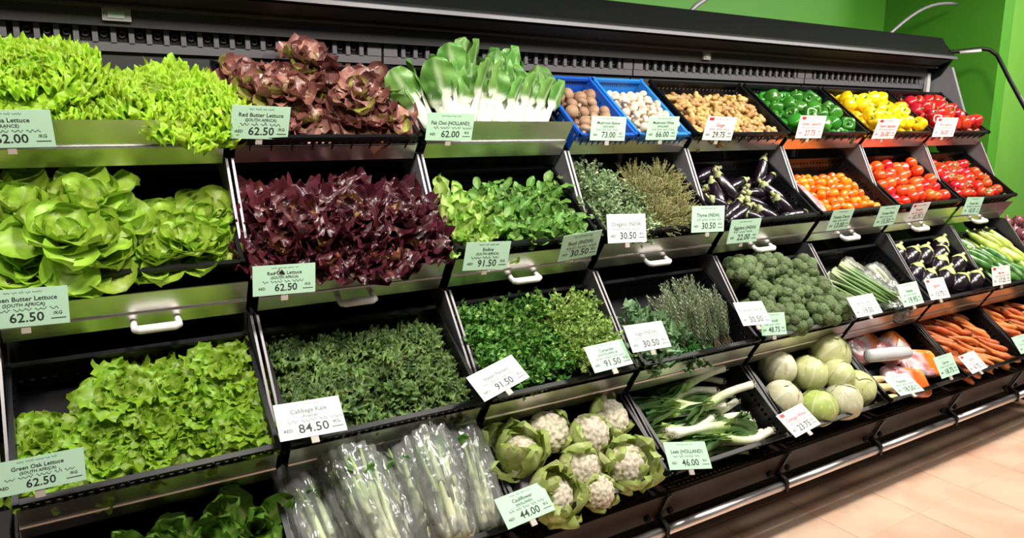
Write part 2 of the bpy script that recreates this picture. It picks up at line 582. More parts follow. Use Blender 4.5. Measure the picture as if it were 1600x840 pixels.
pipe('gooseneck_pipe', [(4.80, 2.60, 2.10), (4.90, 2.58, 2.11), (4.98, 2.50, 2.122), (5.02, 2.47, 2.115), (5.035, 2.43, 2.08), (5.02, 2.33, 1.92), (5.00, 2.228, 1.77), (4.99, 2.14, 1.64)], .012, M_black,
     'black pipe bending off the right end of the canopy and sloping down', 'pipe',
     [('steel_sleeve', [(4.87, 2.572, 2.099), (4.97, 2.497, 2.11)], .009, M_post), ('steel_tip', [(5.011, 2.27, 1.83), (4.992, 2.15, 1.655)], .0128, M_post)])
arc = [(4.386 + .72 * u, 2.75, 2.19 + .30 * u - .06 * u * u + .05 * math.sin(u * PI)) for u in [i / 10 for i in range(11)]]
pipe('curved_arm', arc, .010, M_div, 'thin grey curved arm rising from the right part of the canopy top', 'arm')
pipe('curved_arm', [(2.70, 2.74, 2.18), (2.76, 2.74, 2.23), (2.84, 2.74, 2.275), (2.95, 2.74, 2.31)], .012, M_div, 'short dark arm rising from the middle of the canopy top, left of the other arm', 'arm')

# ------------------------------------------------------------------ shelf trays and crates
LIP = {1: ((2.290, 1.667), (2.345, 1.596)), 2: ((2.135, 1.216), (2.174, 1.157)), 3: ((1.913, .782), (1.949, .727))}
STR = {1: ((2.343, 1.591), (2.382, 1.540)), 2: ((2.174, 1.153), (2.201, 1.112)), 3: ((1.949, .723), (1.974, .684))}
TNAME = {1: 'top', 2: 'second', 3: 'third', 4: 'bottom'}


def slab(p, q, x0, x1, th=.003, lipfold=.012):
    (y0, z0), (y1, z1) = p, q
    return MB().prism([(y0, z0), (y1, z1), (y1 + th, z1), (y0 + th, z0 - .002), (y0 + lipfold, z0 - .003), (y0 + lipfold, z0)], x0, x1)


WHAT = {(1, -1): 'batavia lettuce', (1, 0): 'red butter lettuce', (1, 1): 'pak choi', (1, 2): 'mushrooms', (1, 3): 'ginger', (1, 4): 'green peppers', (1, 5): 'yellow peppers', (1, 6): 'red peppers',
        (2, -1): 'green butter lettuce', (2, 0): 'dark red oak lettuce', (2, 1): 'endive and basil', (2, 2): 'oregano and thyme', (2, 3): 'long eggplants', (2, 4): 'orange plum tomatoes', (2, 5): 'round tomatoes', (2, 6): 'vine tomatoes',
        (3, -1): 'green oak lettuce', (3, 0): 'curly kale', (3, 1): 'parsley and coriander', (3, 2): 'sage and rosemary', (3, 3): 'broccoli', (3, 4): 'spring onions', (3, 5): 'round eggplants', (3, 6): 'courgettes',
        (4, -1): 'shaded romaine leaves', (4, 0): 'bagged celery', (4, 1): 'cauliflowers', (4, 2): 'leeks', (4, 3): 'white cabbages', (4, 4): 'bagged carrots', (4, 5): 'loose carrots', (4, 6): 'carrots at the right end'}
handle_me = MB().tube([(-.054, .018, .016), (-.056, .004, .006), (-.054, -.012, .001), (-.045, -.018, 0), (.045, -.018, 0), (.054, -.012, .001), (.056, .004, .006), (.054, .018, .016)], [.008, .009, .011, .012, .012, .011, .009, .008], 12).mesh('handle', M_white)

for t in (1, 2, 3, 4):
    for c in range(-1, 7):
        xa, xb = bx(c) + .014, bx(c + 1) - .014
        F = frame(t, c)
        xc = (xa + xb) / 2
        w2 = (xb - xa) / 2
        root = tag(obj('shelf_tray', None, T(xc, RIM[t][0] + .05, RIM[t][1] - .12)), 'steel shelf tray in the %s tier under the %s' % (TNAME[t], WHAT[(t, c)]), 'tray')
        inv = root.matrix_basis.inverted()
        dk = MB().box(-w2, w2, .035, .46, -.121, -.1145).xf(inv @ F)
        obj('deck', dk.mesh('deck', M_black, False), None, root)
        if t < 4:
            ex = -.003
            obj('front_strip', slab(*STR[t], xa - ex - xc, xb + ex - xc).xf(inv @ T(xc, 0, 0)).mesh('front_strip', M_steel, False), None, root)
            if t > 1 or c in (-1, 1):
                obj('front_lip', slab(*LIP[t], xa - ex - xc, xb + ex - xc).xf(inv @ T(xc, 0, 0)).mesh('front_lip', M_steel, False), None, root)
            y0, z0 = STR[t][0]
            obj('strip_edge', MB().box(xa - ex, xb + ex, y0 - .003, y0 + .006, z0 - .001, z0 + .004).xf(inv).mesh('strip_edge', M_edge, False), None, root)
        if t == 2:
            hx = xc + (.0 if c != -1 else .055)
            obj('handle', handle_me, inv @ T(hx, 2.172, 1.112), root)


def wall_panel(w, h, nx, rows, th=.0035, rib=True):
    """perforated plate in XZ, z 0..-h, centred in x, with real slots and ribs"""
    mb = MB()
    edges = [0.0]
    for r0, r1 in rows:
        edges += [r0, r1]
    edges.append(h)
    for i in range(0, len(edges), 2):
        mb.box(-w / 2, w / 2, 0, th, -edges[i + 1], -edges[i])
    for r0, r1 in rows:
        pitch = w / nx
        for k in range(nx + 1):
            x = -w / 2 + k * pitch
            mb.box(max(-w / 2, x - pitch * .28), min(w / 2, x + pitch * .28), 0, th, -r1, -r0)
    if rib:
        n = 9
        for k in range(n):
            x = -w / 2 + (k + .5) * w / n
            mb.box(x - .002, x + .002, -.004, 0, -h, 0)
    return mb


def crate_spec(w, d, h, mat, taper=.030, low_front=0):
    tp = .012
    parts = []
    fr = wall_panel(w - .02, h, 26, ((.022, .034), (.05, .062), (.078, .09)) if h > .1 else ((.02, .03),))
    for i, v in enumerate(fr.v):
        fr.v[i] = (v[0] * (1 + v[2] / h * .03), v[1] - v[2] / h * taper, v[2])
    parts.append(('front_wall', fr.mesh('front_wall', mat, False), None))
    bk = wall_panel(w - .02, h, 22, ((.03, .04), (.06, .07)) if h > .1 else ((.02, .03),), rib=False)
    for i, v in enumerate(bk.v):
        bk.v[i] = (v[0] * (1 + v[2] / h * .03), d - v[1] + v[2] / h * tp, v[2])
    parts.append(('back_wall', bk.mesh('back_wall', mat, False), None))
    for s in (-1, 1):
        sd = MB()
        src = wall_panel(d - .03, h, 16, ((.03, .045),), rib=False)
        for x, y, z in src.v:
            f = (x + (d - .03) / 2) / (d - .03)
            lo = -z / h
            v = .006 + f * (d - .012) + lo * (taper * (1 - f) - tp * f)
            sd.v.append((s * (w / 2 - .008 - y - lo * .009), v, z))
        sd.f = src.f
        sd.c = src.c
        parts.append(('side_wall', sd.mesh('side_wall', mat, False), None))
    parts.append(('base', MB().box(-w / 2 + .018, w / 2 - .018, taper, d - tp, -h, -h + .004).mesh('base', mat, False), None))
    rm = MB()
    e = .013
    rm.box(-w / 2, w / 2, -.002, e, -.010, .002).box(-w / 2, w / 2, d - e, d + .002, -.010, .002)
    rm.box(-w / 2, -w / 2 + e, e, d - e, -.010, .002).box(w / 2 - e, w / 2, e, d - e, -.010, .002)
    for sx in (-1, 1):
        for sy in (.0, d):
            rm.box(sx * w / 2 - .014, sx * w / 2 + .014 - (sx > 0) * .014, sy - .012 if sy else -.002, sy + .002 if sy else .014, -.012, .006) if sx > 0 else rm.box(-w / 2, -w / 2 + .014, sy - .012 if sy else -.002, sy + .002 if sy else .014, -.012, .006)
    parts.append(('rim', rm.mesh('rim', mat, False), None))
    return parts


CR = crate_spec(.60, .40, .11, M_crate)
CRH = {}
for t in (1, 2, 3, 4):
    for c in range(-1, 7):
        if (t, c) in ((1, -1), (1, 2)):
            continue
        v0 = .05 if (t, c) in ((1, 1), (2, -1), (2, 0)) else 0
        spawn('crate', CR, frame(t, c) @ T(0, v0, -.02 if v0 else 0) @ SC((wid(c) - .026) / .60, 1, 1), 'black plastic crate holding %s on the %s tier' % (WHAT[(t, c)], TNAME[t]), 'crate', 'black produce crates')
CB1 = crate_spec(.285, .40, .11, M_blue)
CB2 = crate_spec(.285, .40, .11, M_blue2)
spawn('crate', CB1, frame(1, 2) @ T(-.148, 0, 0), 'dark blue plastic crate of brown mushrooms on the top tier', 'crate', 'blue mushroom crates')
spawn('crate', CB2, frame(1, 2) @ T(.148, 0, 0), 'bright blue plastic crate of white mushrooms on the top tier', 'crate', 'blue mushroom crates')


# ------------------------------------------------------------------ leaves
def leaf(name, mat, L, Wd, a=1.4, b=.6, bend=.8, cup=.25, ruf=0.0, rf=4, lobe=0.0, lf=4, nu=10, nt=8, c0=(1, 1, 1), c1=(1, 1, 1), c2=(1, 1, 1), seed=0, ribw=.16, stem=.12, tipc=None, bl=.45, wave=0.0, cut=1.0):
    """grows along +Z from the origin, its back towards +X, bending outwards to +X.
    c0 rib/base, c1 blade, c2 margin colours"""
    q = random.Random(seed * 31 + 5)
    ph = [q.uniform(0, 6.3) for _ in range(8)]
    N = 40
    sp = [(0, 0, 0)]
    x = z = 0
    for i in range(1, N + 1):
        u = i / N
        f = bend * u ** 1.4 + wave * math.sin(u * 7 + ph[6])
        x += math.sin(f) * L / N
        z += math.cos(f) * L / N
        sp.append((x, z, f))

    def fn(u, t):
        u = .5 * u + .5 * math.sin(u * PI / 2)
        g = min(N - 1e-6, u * N)
        i0 = int(g)
        xx, zz, f = (sp[i0][j] + (sp[i0 + 1][j] - sp[i0][j]) * (g - i0) for j in range(3))
        w = max(stem * max(0, 1 - u * 1.6), math.sin(PI * min(1, max(0.0001, u * cut)) ** a) ** b) * Wd / 2
        e = abs(t)
        w *= 1 + lobe * math.sin(lf * 2 * PI * u + ph[0] + (t > 0) * ph[1]) * min(1, u * 2)
        d = -cup * Wd * .5 * e * e
        k = min(1, u * 1.8)
        s = 1 if t > 0 else -1
        d += ruf * e ** 1.6 * k * (math.sin(2 * PI * rf * u + ph[2] * s) + .5 * math.sin(2 * PI * rf * 1.9 * u + ph[3] * s))
        d += ruf * max(0, u - .7) * 3.3 * math.sin(rf * 1.6 * t + ph[4])
        d += .12 * ruf * math.sin(9 * t + 11 * u + ph[5])
        n = (math.cos(f), -math.sin(f))
        p = (xx + n[0] * d, t * w, zz + n[1] * d)
        rib = max(0, 1 - e / ribw) * (1 - u) ** .4
        base = max(0, 1 - u / bl)
        cc = mix(c1, c2, max(0, (e - .45) / .55) * .8 + max(0, u - .75) * .8)
        cc = mix(cc, c0, max(rib * .8, base))
        return p, cc
    return MB().grid(fn, nu, nt).mesh(name, mat)


def head_parts(meshes, n, seed, tin=.12, tout=1.25, smin=.45, smax=1.0, z0=0.0, r0=.01, pick=None, lift=0.0):
    q = random.Random(seed)
    out = []
    for i in range(n):
        f = (i / (n - 1))
        az = i * 2.39996 + q.uniform(-.45, .45)
        ti = tout + (tin - tout) * f ** .9 + q.uniform(-.24, .20)
        sc = smax + (smin - smax) * f ** 1.2 + q.uniform(-.06, .06)
        me = meshes[q.randrange(len(meshes))] if not pick else pick(q, f)
        M = T(r0 * math.cos(az) * (1 - f), r0 * math.sin(az) * (1 - f), z0 + lift * f) @ RZ(az) @ RY(ti) @ RZ(q.uniform(-.5, .5)) @ SC(sc)
        out.append(('leaf', me, M))
    return out


def heads(t, col, spots, name, maker, label, cat, group, tiltx=0.0):
    for i, (u, v, w, s, what) in enumerate(spots):
        M = frame(t, col) @ T(u, v, w) @ RX(tiltx + rnd(-.12, .12)) @ RY(rnd(-.12, .12)) @ RZ(rnd(0, 6.3)) @ SC(s)
        spawn(name, maker(i), M, label % what, cat, group)


def gridspots(us, vs, w, s, fmt='%s in the %s', ju=.012, jv=.012, js=.06, dw=0):
    out = []
    for r, v in enumerate(vs):
        for c, u in enumerate(us):
            out.append((u + rnd(-ju, ju), v + rnd(-jv, jv), w + dw * r, s + rnd(-js, js), fmt % (nth(c, len(us)), rowname(r, len(vs)) if len(vs) != 2 else ('front row', 'back row')[r])))
    return out


# --- batavia (very frilly, yellow-green)
BAT = [leaf('leaf', M_frill, .080, .090, 1.7, .45, 1.0, .15, .012, 6, .04, 9, 22, 18, (.50, .63, .17), (.28, .50, .018), (.42, .64, .032), k, stem=.2, cut=.90) for k in range(6)]
heads(1, -1, [(u, v, w, s * 1.2, x) for u, v, w, s, x in [
    (.265, .10, .0, 1.25, 'rightmost, hanging over the front corner towards the bronze lettuce'),
    (-.25, .15, -.04, 1.1, 'leftmost of the front row by the price card'), (-.11, .145, -.045, 1.05, 'second of the front row, just right of the price card'), (.04, .14, -.05, 1.0, 'third of the front row, above the steel lip'),
    (.19, .075, -.01, 1.25, 'at the right front corner, drooping over the steel lip'), (-.26, .27, .02, 1.35, 'leftmost of the back row'), (-.11, .27, .015, 1.3, 'second of the back row, top of the left mound'),
    (.07, .23, -.03, 1.15, 'third of the back row, in the dip between mounds'), (.19, .25, -.02, 1.2, 'at the back right, top of the right mound'), (-.17, .21, .03, 1.25, 'in the centre of the left mound'), (.13, .15, .01, 1.25, 'in the centre of the right mound'), (.24, .16, .01, 1.1, 'at the right edge of the right mound')]],
    'batavia_lettuce', lambda i: head_parts(BAT, 50, 100 + i, .1, 1.35, .55, 1.0), 'frilly yellow-green lettuce head, %s', 'lettuce', 'frilly green lettuces on the top tier')
# --- red butter
rb = dict(ribw=.2, stem=.2)
RBT = [leaf('leaf', M_redleaf, .13, .115, 1.5, .55, 1.0, .35, .010, 3, 0, 4, 11, 8, (.46, .34, .18), (.21, .088, .066), (.17, .052, .048), k, wave=.25, **rb) for k in range(5)]
RBP = [leaf('leaf', M_redleaf, .13, .12, 1.5, .5, 1.1, .35, .012, 3, 0, 4, 11, 8, (.60, .48, .30), (.40, .20, .155), (.30, .11, .095), k + 20, wave=.3, **rb) for k in range(3)]
RBG = [leaf('leaf', M_leaf, .12, .11, 1.5, .55, .9, .4, .008, 3, 0, 4, 10, 8, (.55, .55, .18), (.34, .38, .06), (.26, .20, .06), k, wave=.2, **rb) for k in range(3)]
heads(1, 0, gridspots((-.22, -.075, .075, .215), (.12, .275), -.05, .95, dw=.03) + [(-.15, .19, .0, 1.0, 'left one of the middle pair on top'), (.13, .19, .0, 1.0, 'right one of the middle pair on top'), (.01, .36, .015, .95, 'hindmost one in the centre')],
      'red_butter_lettuce', lambda i: head_parts(None, 24, 200 + i, .15, 1.3, .5, 1.05, pick=lambda q, f: (RBG if q.random() < .17 + .15 * (f > .75) else RBP if q.random() < .25 else RBT)[q.randrange(3)]), 'bronze red butter lettuce head, %s', 'lettuce', 'bronze lettuces on the top tier')
# --- green butter
GBT = [leaf('leaf', M_leaf, .125, .12, 1.45, .5, .85, .42, .007, 2, 0, 4, 11, 8, (.66, .74, .32), (.33, .50, .05), (.27, .44, .03), k, wave=.2, ribw=.2, stem=.2) for k in range(5)]
heads(2, -1, [(-.23, .13, -.06, 1.15, 'leftmost of the front row by the card'), (-.07, .13, -.055, 1.1, 'second of the front row'), (.09, .125, -.07, .95, 'third of the front row, above the handle'), (.21, .125, -.07, .9, 'rightmost of the front row'),
              (-.22, .28, -.03, 1.25, 'leftmost of the back row'), (-.07, .28, -.02, 1.25, 'second of the back row'), (.11, .26, -.08, .95, 'third of the back row'), (.225, .26, -.07, 1.0, 'rightmost of the back row'), (-.14, .15, .0, 1.2, 'topmost in the centre of the left mound'), (.16, .16, -.05, .95, 'in the centre of the right half')],
      'butter_lettuce', lambda i: head_parts(GBT, 22, 300 + i, .15, 1.25, .5, 1.0), 'pale green butter lettuce head with smooth leaves, %s', 'lettuce', 'green butter lettuces on the second tier')
# --- dark red oak
ROK = [leaf('leaf', M_redleaf, .135, .13, 1.55, .45, 1.05, .3, .015, 4, .07, 5, 14, 10, (.30, .14, .11), (.050, .0085, .013), (.085, .013, .024), k, wave=.25, ribw=.12, stem=.18, cut=.93) for k in range(5)]
ROG = leaf('leaf', M_redleaf, .12, .10, 1.6, .5, .9, .3, .012, 4, .1, 5, 12, 8, (.60, .55, .22), (.33, .22, .06), (.20, .03, .03), 9, wave=.2, ribw=.2, stem=.2)
heads(2, 0, gridspots((-.225, -.075, .075, .225), (.085, .24), -.055, 1.12) + [(-.17, .145, -.01, 1.15, 'left one of three on top'), (.0, .15, -.01, 1.1, 'middle one of three on top'), (.18, .15, -.01, 1.15, 'right one of three on top'), (.07, .01, -.045, .95, 'drooping over the steel lip in the centre')],
      'red_oak_lettuce', lambda i: head_parts(None, 24, 400 + i, .1, 1.22, .5, 1.0, pick=lambda q, f: ROG if q.random() < .09 else ROK[q.randrange(5)]), 'dark purple-red oak leaf lettuce head, %s', 'lettuce', 'dark red lettuces on the second tier')
# --- green oak
GOK = [leaf('leaf', M_leaf, .105, .085, 1.6, .5, .95, .25, .009, 3, .18, 4, 12, 8, (.50, .60, .17), (.22, .39, .022), (.28, .46, .032), k, wave=.25, ribw=.14, stem=.2, cut=.94) for k in range(5)]
heads(3, -1, [(-.235, .09, -.085, .95, 'leftmost of the front row by the card'), (-.11, .09, -.085, .95, 'second of the front row'), (.02, .09, -.085, 1.0, 'third of the front row'), (.14, .09, -.08, 1.0, 'fourth of the front row'), (.235, .10, -.06, 1.0, 'rightmost of the front row, touching the kale card'),
              (-.235, .19, -.08, .95, 'leftmost of the second row'), (-.12, .17, -.08, 1.0, 'second of the second row'), (.02, .17, -.07, 1.05, 'third of the second row'), (.14, .17, -.07, 1.05, 'fourth of the second row'), (.23, .20, -.055, 1.05, 'rightmost of the second row'),
              (-.05, .27, -.05, 1.1, 'left one of the back row, a rosette standing high'), (.08, .27, -.06, 1.05, 'middle one of the back row'), (.21, .29, -.045, 1.15, 'right one of the back row, highest of all')],
      'green_oak_lettuce', lambda i: head_parts(GOK, 26, 500 + i, .1, 1.3, .5, 1.0), 'fresh green oak leaf lettuce head, %s', 'lettuce', 'green oak lettuces on the third tier')
# --- kale
KAL = [leaf('leaf', M_kale, .085, .085, 1.5, .45, 1.1, .1, .0105, 5, .05, 8, 24, 18, (.20, .28, .08), (.040, .092, .018), (.17, .26, .06), k, wave=.25, ribw=.08, stem=.1, bl=.3, cut=.9) for k in range(5)]
heads(3, 0, gridspots((-.215, -.075, .07, .21), (.09, .20, .32), -.075, 1.0) + [(-.12, .15, -.025, 1.0, 'left one on top'), (.10, .16, -.025, 1.0, 'right one on top')],
      'curly_kale', lambda i: head_parts(KAL, 28, 600 + i, .1, 1.4, .55, 1.05), 'bunch of dark green curly kale, %s', 'kale', 'kale bunches on the third tier')
# --- romaine in the shade of the bottom left crate
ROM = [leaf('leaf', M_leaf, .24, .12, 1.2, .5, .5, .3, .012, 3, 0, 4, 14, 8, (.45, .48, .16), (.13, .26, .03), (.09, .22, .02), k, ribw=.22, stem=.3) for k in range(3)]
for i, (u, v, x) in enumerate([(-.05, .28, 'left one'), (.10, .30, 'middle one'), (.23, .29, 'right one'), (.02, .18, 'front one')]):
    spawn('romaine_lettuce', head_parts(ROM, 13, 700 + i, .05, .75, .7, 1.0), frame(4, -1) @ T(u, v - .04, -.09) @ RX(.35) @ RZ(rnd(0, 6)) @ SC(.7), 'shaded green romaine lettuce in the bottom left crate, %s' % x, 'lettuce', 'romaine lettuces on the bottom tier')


# --- pak choi
def pak_leaf(k):
    q = random.Random(k)
    L = .34
    pa, pb = q.uniform(0, 6), q.uniform(-.1, .25)

    def fn(u, t):
        if u < .5:
            w = .032 + .010 * (1 - u * 2) + .004 * math.sin(u * 9)
        else:
            x = (u - .5) / .5
            w = .028 + .055 * math.sin(PI * min(1, .08 + x * .92) ** .9) ** .7
            if x > .97:
                w *= .4
        f = pb * u
        d = -(.020 * (1 - min(1, u * 1.7)) + .012) * t * t + (.009 * math.sin(u * 26 + pa + 3 * t) * max(0, u - .45) * 2 * abs(t))
        p = (L * .5 * pb * u * u + d * -1 * -1, t * w, L * u)
        e = abs(t)
        rib = max(0, 1 - e / .16) * (1 - max(0, u - .5) * 1.6)
        g = min(1, max(0, (u - .50 - .07 * (1 - e)) / .06))
        c = mix((.84, .88, .74), mix((.075, .22, .03), (.17, .36, .08), .5 + .5 * math.sin(7 * u + 9 * t * (u - .4) + pa)), g)
        return p, mix(c, (.72, .82, .55), rib * g * .8)
    return MB().grid(fn, 28, 8).mesh('leaf', M_plain_leaf)


PAKL = [pak_leaf(k) for k in range(5)]


def pak_parts(seed):
    q = random.Random(seed)
    out = []
    for i in range(9):
        az = i * 2.39996
        r = .010 + .022 * (1 - i / 9)
        out.append(('leaf', PAKL[q.randrange(5)], T(r * math.cos(az), r * math.sin(az), 0) @ RZ(az) @ RY(.06 + .16 * (1 - i / 9) + q.uniform(-.03, .05)) @ SC(q.uniform(.85, 1.08))))
    bm = MB().lathe([(0, -.012), (.02, -.014), (.034, 0), (.03, .02), (0, .025)], 12, lambda u, t: (.80, .82, .66)).mesh('base', M_plain_leaf)
    out.append(('base', bm, T(0, 0, 0)))
    return out


for i, (u, v, w, lean, rl, x) in enumerate([(-.22, .10, -.065, .80, -.55, 'leftmost, splayed to the left'), (-.155, .085, -.055, .62, -.16, 'second from the left in front'), (-.095, .085, -.055, .66, .0, 'third from the left in front'), (-.03, .085, -.055, .70, .10, 'fourth from the left in front'), (.035, .085, -.055, .66, .16, 'fifth from the left in front'), (.10, .085, -.055, .70, .22, 'sixth from the left in front'), (.165, .085, -.06, .72, .26, 'seventh from the left in front'), (.225, .095, -.065, .78, .30, 'rightmost, leaning right'), (-.10, .15, -.02, .62, -.05, 'hindmost left of the middle'), (.06, .15, -.025, .66, .2, 'hindmost right of the middle')]):
    d = Vector((math.sin(rl), math.cos(rl) * math.cos(PI / 2 - lean - .25), math.cos(rl) * math.sin(PI / 2 - lean - .25)))
    spawn('pak_choi', pak_parts(800 + i), frame(1, 1) @ T(u, v, w) @ d.to_track_quat('Z', 'Y').to_matrix().to_4x4() @ SC(.75), 'white-stemmed pak choi with green leaves, %s' % x, 'pak choi', 'pak choi heads on the top tier')

# --- endive and basil (tier 2)
END = [leaf('leaf', M_leaf, .17, .065, 1.1, .5, .45, .25, .008, 3, 0, 4, 11, 6, (.78, .80, .42), (.42, .62, .13), (.26, .52, .06), k, ribw=.4, stem=.45, bl=.6) for k in range(4)]
heads(2, 1, [(-.24, .11, -.08, .95, 'front left'), (-.15, .10, -.08, .9, 'front right'), (-.24, .21, -.08, 1.0, 'back left, tallest'), (-.14, .20, -.08, .95, 'back right')], 'endive',
      lambda i: head_parts(END, 16, 900 + i, .1, 1.1, .6, 1.0), 'pale yellow-green endive head beside the basil, %s of its four', 'endive', 'endives on the second tier', .2)
BAS = [leaf('leaf', M_herb, .055, .034, 1.0, .6, .7, .3, .003, 2, 0, 4, 7, 6, (.34, .50, .18), (.15, .34, .055), (.12, .29, .04), k, ribw=.14, stem=.1, bl=.2) for k in range(3)]
BST = MB().tube([(0, 0, 0), (.002, 0, .05), (0, .002, .09)], .0025, 5, (.25, .42, .12)).mesh('stem', M_stem)


def basil_parts(seed):
    q = random.Random(seed)
    out = []
    for s in range(5):
        B = RZ(s * 1.3) @ RY(.0 if s == 0 else .45) @ T(0, 0, 0)
        out.append(('stem', BST, B))
        for k in range(7):
            out.append(('leaf', BAS[q.randrange(3)], B @ T(0, 0, .04 + .009 * k) @ RZ(k * 1.9 + q.uniform(-.4, .4)) @ RY(.5 + .6 * (1 - k / 6) + q.uniform(-.2, .2)) @ SC(q.uniform(.7, 1.15))))
    return out


heads(2, 1, gridspots((-.05, .035, .12, .20), (.08, .175, .255), -.085, 1.0, ju=.008, jv=.008), 'basil_bunch', lambda i: basil_parts(950 + i), 'bunch of glossy green basil, %s of the heap', 'basil', 'basil bunches on the second tier', .15)


# --- small-leaved herbs: bunches with stems and foliage
def herb_spec(seed, n, L, spread, leafL, leafW, per, cs, stemc, droop=.6, stemr=.0014, mat=None, leafdir=1.0, s0=.25, curl=.2):
    q = random.Random(seed)
    st, fo = MB(), MB()
    for i in range(n):
        az = q.uniform(0, 2 * PI)
        ti = spread * math.sqrt(q.random())
        l = L * q.uniform(.75, 1.1)
        path = []
        p = Vector((0, 0, 0))
        for k in range(6):
            path.append(p.copy())
            f = ti + droop * (k / 5) ** 2 * q.uniform(.6, 1.1)
            p = p + Vector((math.sin(f) * math.cos(az), math.sin(f) * math.sin(az), math.cos(f))) * l / 5
        st.tube(path, [stemr] * 5 + [stemr * .5], 4, stemc)
        for k in range(per):
            s = s0 + (1 - s0) * (k + q.random()) / per
            a = min(4, int(s * 5))
            b = path[a].lerp(path[a + 1], s * 5 - a)
            d = Vector((q.uniform(-1, 1), q.uniform(-1, 1), q.uniform(-.3, 1.0))).normalized()
            ax = (path[a + 1] - path[a]).normalized()
            d = (d * leafdir + ax * (1.2 - leafdir)).normalized()
            side = d.cross(Vector((q.uniform(-1, 1), q.uniform(-1, 1), q.uniform(-1, 1)))).normalized()
            nn = d.cross(side)
            ll, ww = leafL * q.uniform(.6, 1.15), leafW * q.uniform(.7, 1.2)
            c = mix(cs[0], cs[1], q.random())
            if len(cs) > 2 and q.random() < .12:
                c = cs[2]
            cu = curl * ll
            fo.add([b, b + d * ll * .45 + side * ww * .5 + nn * cu, b + d * ll * .5, b + d * ll * .45 - side * ww * .5 + nn * cu, b + d * ll - nn * cu * .6],
                   [(0, 1, 2), (0, 2, 3), (1, 4, 2), (2, 4, 3)], c)
    return [('stems', st.mesh('stems', M_stem), None, 'stuff'), ('foliage', fo.mesh('foliage', mat or M_herb, False), None, 'stuff')]


ORE = [herb_spec(k, 46, .13, 1.1, .020, .014, 22, [(.17, .29, .12), (.34, .46, .24), (.55, .62, .38)], (.30, .34, .16)) for k in range(3)]
THY = [herb_spec(20 + k, 110, .14, .9, .010, .004, 16, [(.15, .19, .06), (.30, .34, .13), (.42, .36, .18)], (.30, .24, .10), stemr=.0011) for k in range(3)]
PAR = [herb_spec(30 + k, 60, .13, 1.0, .022, .018, 16, [(.045, .16, .020), (.13, .33, .045), (.26, .46, .09)], (.18, .34, .07), s0=.35) for k in range(3)]
COR = [herb_spec(40 + k, 55, .14, .9, .018, .016, 13, [(.16, .32, .045), (.31, .48, .09), (.46, .58, .17)], (.42, .54, .20), s0=.4) for k in range(3)]
SAG = [herb_spec(50 + k, 26, .12, 1.1, .050, .030, 12, [(.12, .23, .10), (.20, .33, .16), (.33, .45, .27)], (.20, .30, .12), s0=.3) for k in range(2)]
MIN = [herb_spec(60 + k, 26, .11, 1.2, .034, .022, 12, [(.03, .15, .03), (.07, .24, .05)], (.08, .2, .05), s0=.3) for k in range(2)]


def bunches(t, col, spots, name, specs, label, cat, group, tilt=.1):
    for i, (u, v, w, s, what) in enumerate(spots):
        M = frame(t, col) @ T(u, v, w) @ RX(tilt + rnd(-.1, .1)) @ RZ(rnd(0, 6.3)) @ SC(s)
        spawn(name, specs[i % len(specs)], M, label % what, cat, group)


bunches(2, 2, [(-.22, .10, -.08, 1, 'front left'), (-.10, .09, -.08, 1, 'front right'), (-.23, .21, -.07, 1, 'middle left'), (-.12, .20, -.07, 1, 'middle right'), (-.22, .31, -.06, 1, 'back left'), (-.11, .29, -.08, .9, 'back right')], 'oregano_bunch', ORE, 'grey-green oregano bunch, %s in the left half of its crate', 'oregano', 'oregano bunches')
bunches(2, 2, [(.03, .08, -.08, 1, 'front left'), (.15, .09, -.08, 1, 'front right'), (.03, .20, -.07, 1.05, 'middle left'), (.16, .20, -.07, 1.05, 'middle right'), (.04, .29, -.07, 1, 'back left'), (.17, .29, -.06, 1, 'back right')], 'thyme_bunch', THY, 'straw-green wispy thyme bunch, %s in the right half of its crate', 'thyme', 'thyme bunches')
bunches(3, 1, gridspots((-.22, -.11, .0), (.115, .21, .30), -.075, 1.0, ju=.01, jv=.01), 'parsley_bunch', PAR, 'dark green flat parsley bunch, %s of the parsley', 'parsley', 'parsley bunches')
bunches(3, 1, gridspots((.10, .20), (.125, .21, .29), -.07, 1.0, ju=.01, jv=.01), 'coriander_bunch', COR, 'light green coriander bunch, %s of the coriander', 'coriander', 'coriander bunches')
bunches(3, 2, [(-.22, .15, -.06, 1.05, 'hindmost'), (-.13, .12, -.06, 1, 'middle'), (-.21, .07, -.08, .9, 'frontmost')], 'sage_bunch', SAG, 'pale sage bunch in the left of the rosemary crate, %s', 'sage', 'sage bunches')
bunches(3, 2, [(-.04, .06, -.09, .8, 'frontmost'), (.04, .06, -.10, .75, 'right')], 'mint_bunch', MIN, 'small dark green leafy herb bunch at the foot of the rosemary, %s', 'herb', 'dark herb bunches')


# rosemary sprigs: stem with needles, many sprigs per bunch
def sprig(seed):
    q = random.Random(seed)
    mb = MB()
    path = [Vector((.006 * math.sin(k * .8 + seed), .004 * k * .2, .20 * k / 6)) for k in range(7)]
    mb.tube(path, .0016, 4, (.20, .16, .09))
    for k in range(54):
        s = .18 + .82 * k / 54
        a = min(5, int(s * 6))
        b = path[a].lerp(path[a + 1], s * 6 - a)
        az = k * 2.4
        d = Vector((math.cos(az) * .55, math.sin(az) * .55, .85)).normalized()
        side = d.cross(Vector((0, 0, 1))).normalized() * .0024
        l = .024 * (1 - .5 * (k / 54) ** 3)
        c = mix((.15, .22, .10), (.42, .50, .34), q.random())
        mb.add([b, b + d * l * .5 + side, b + d * l, b + d * l * .5 - side], [(0, 1, 2, 3)], c)
    return mb.mesh('sprig', M_herb, False)


SPG = [sprig(k) for k in range(3)]


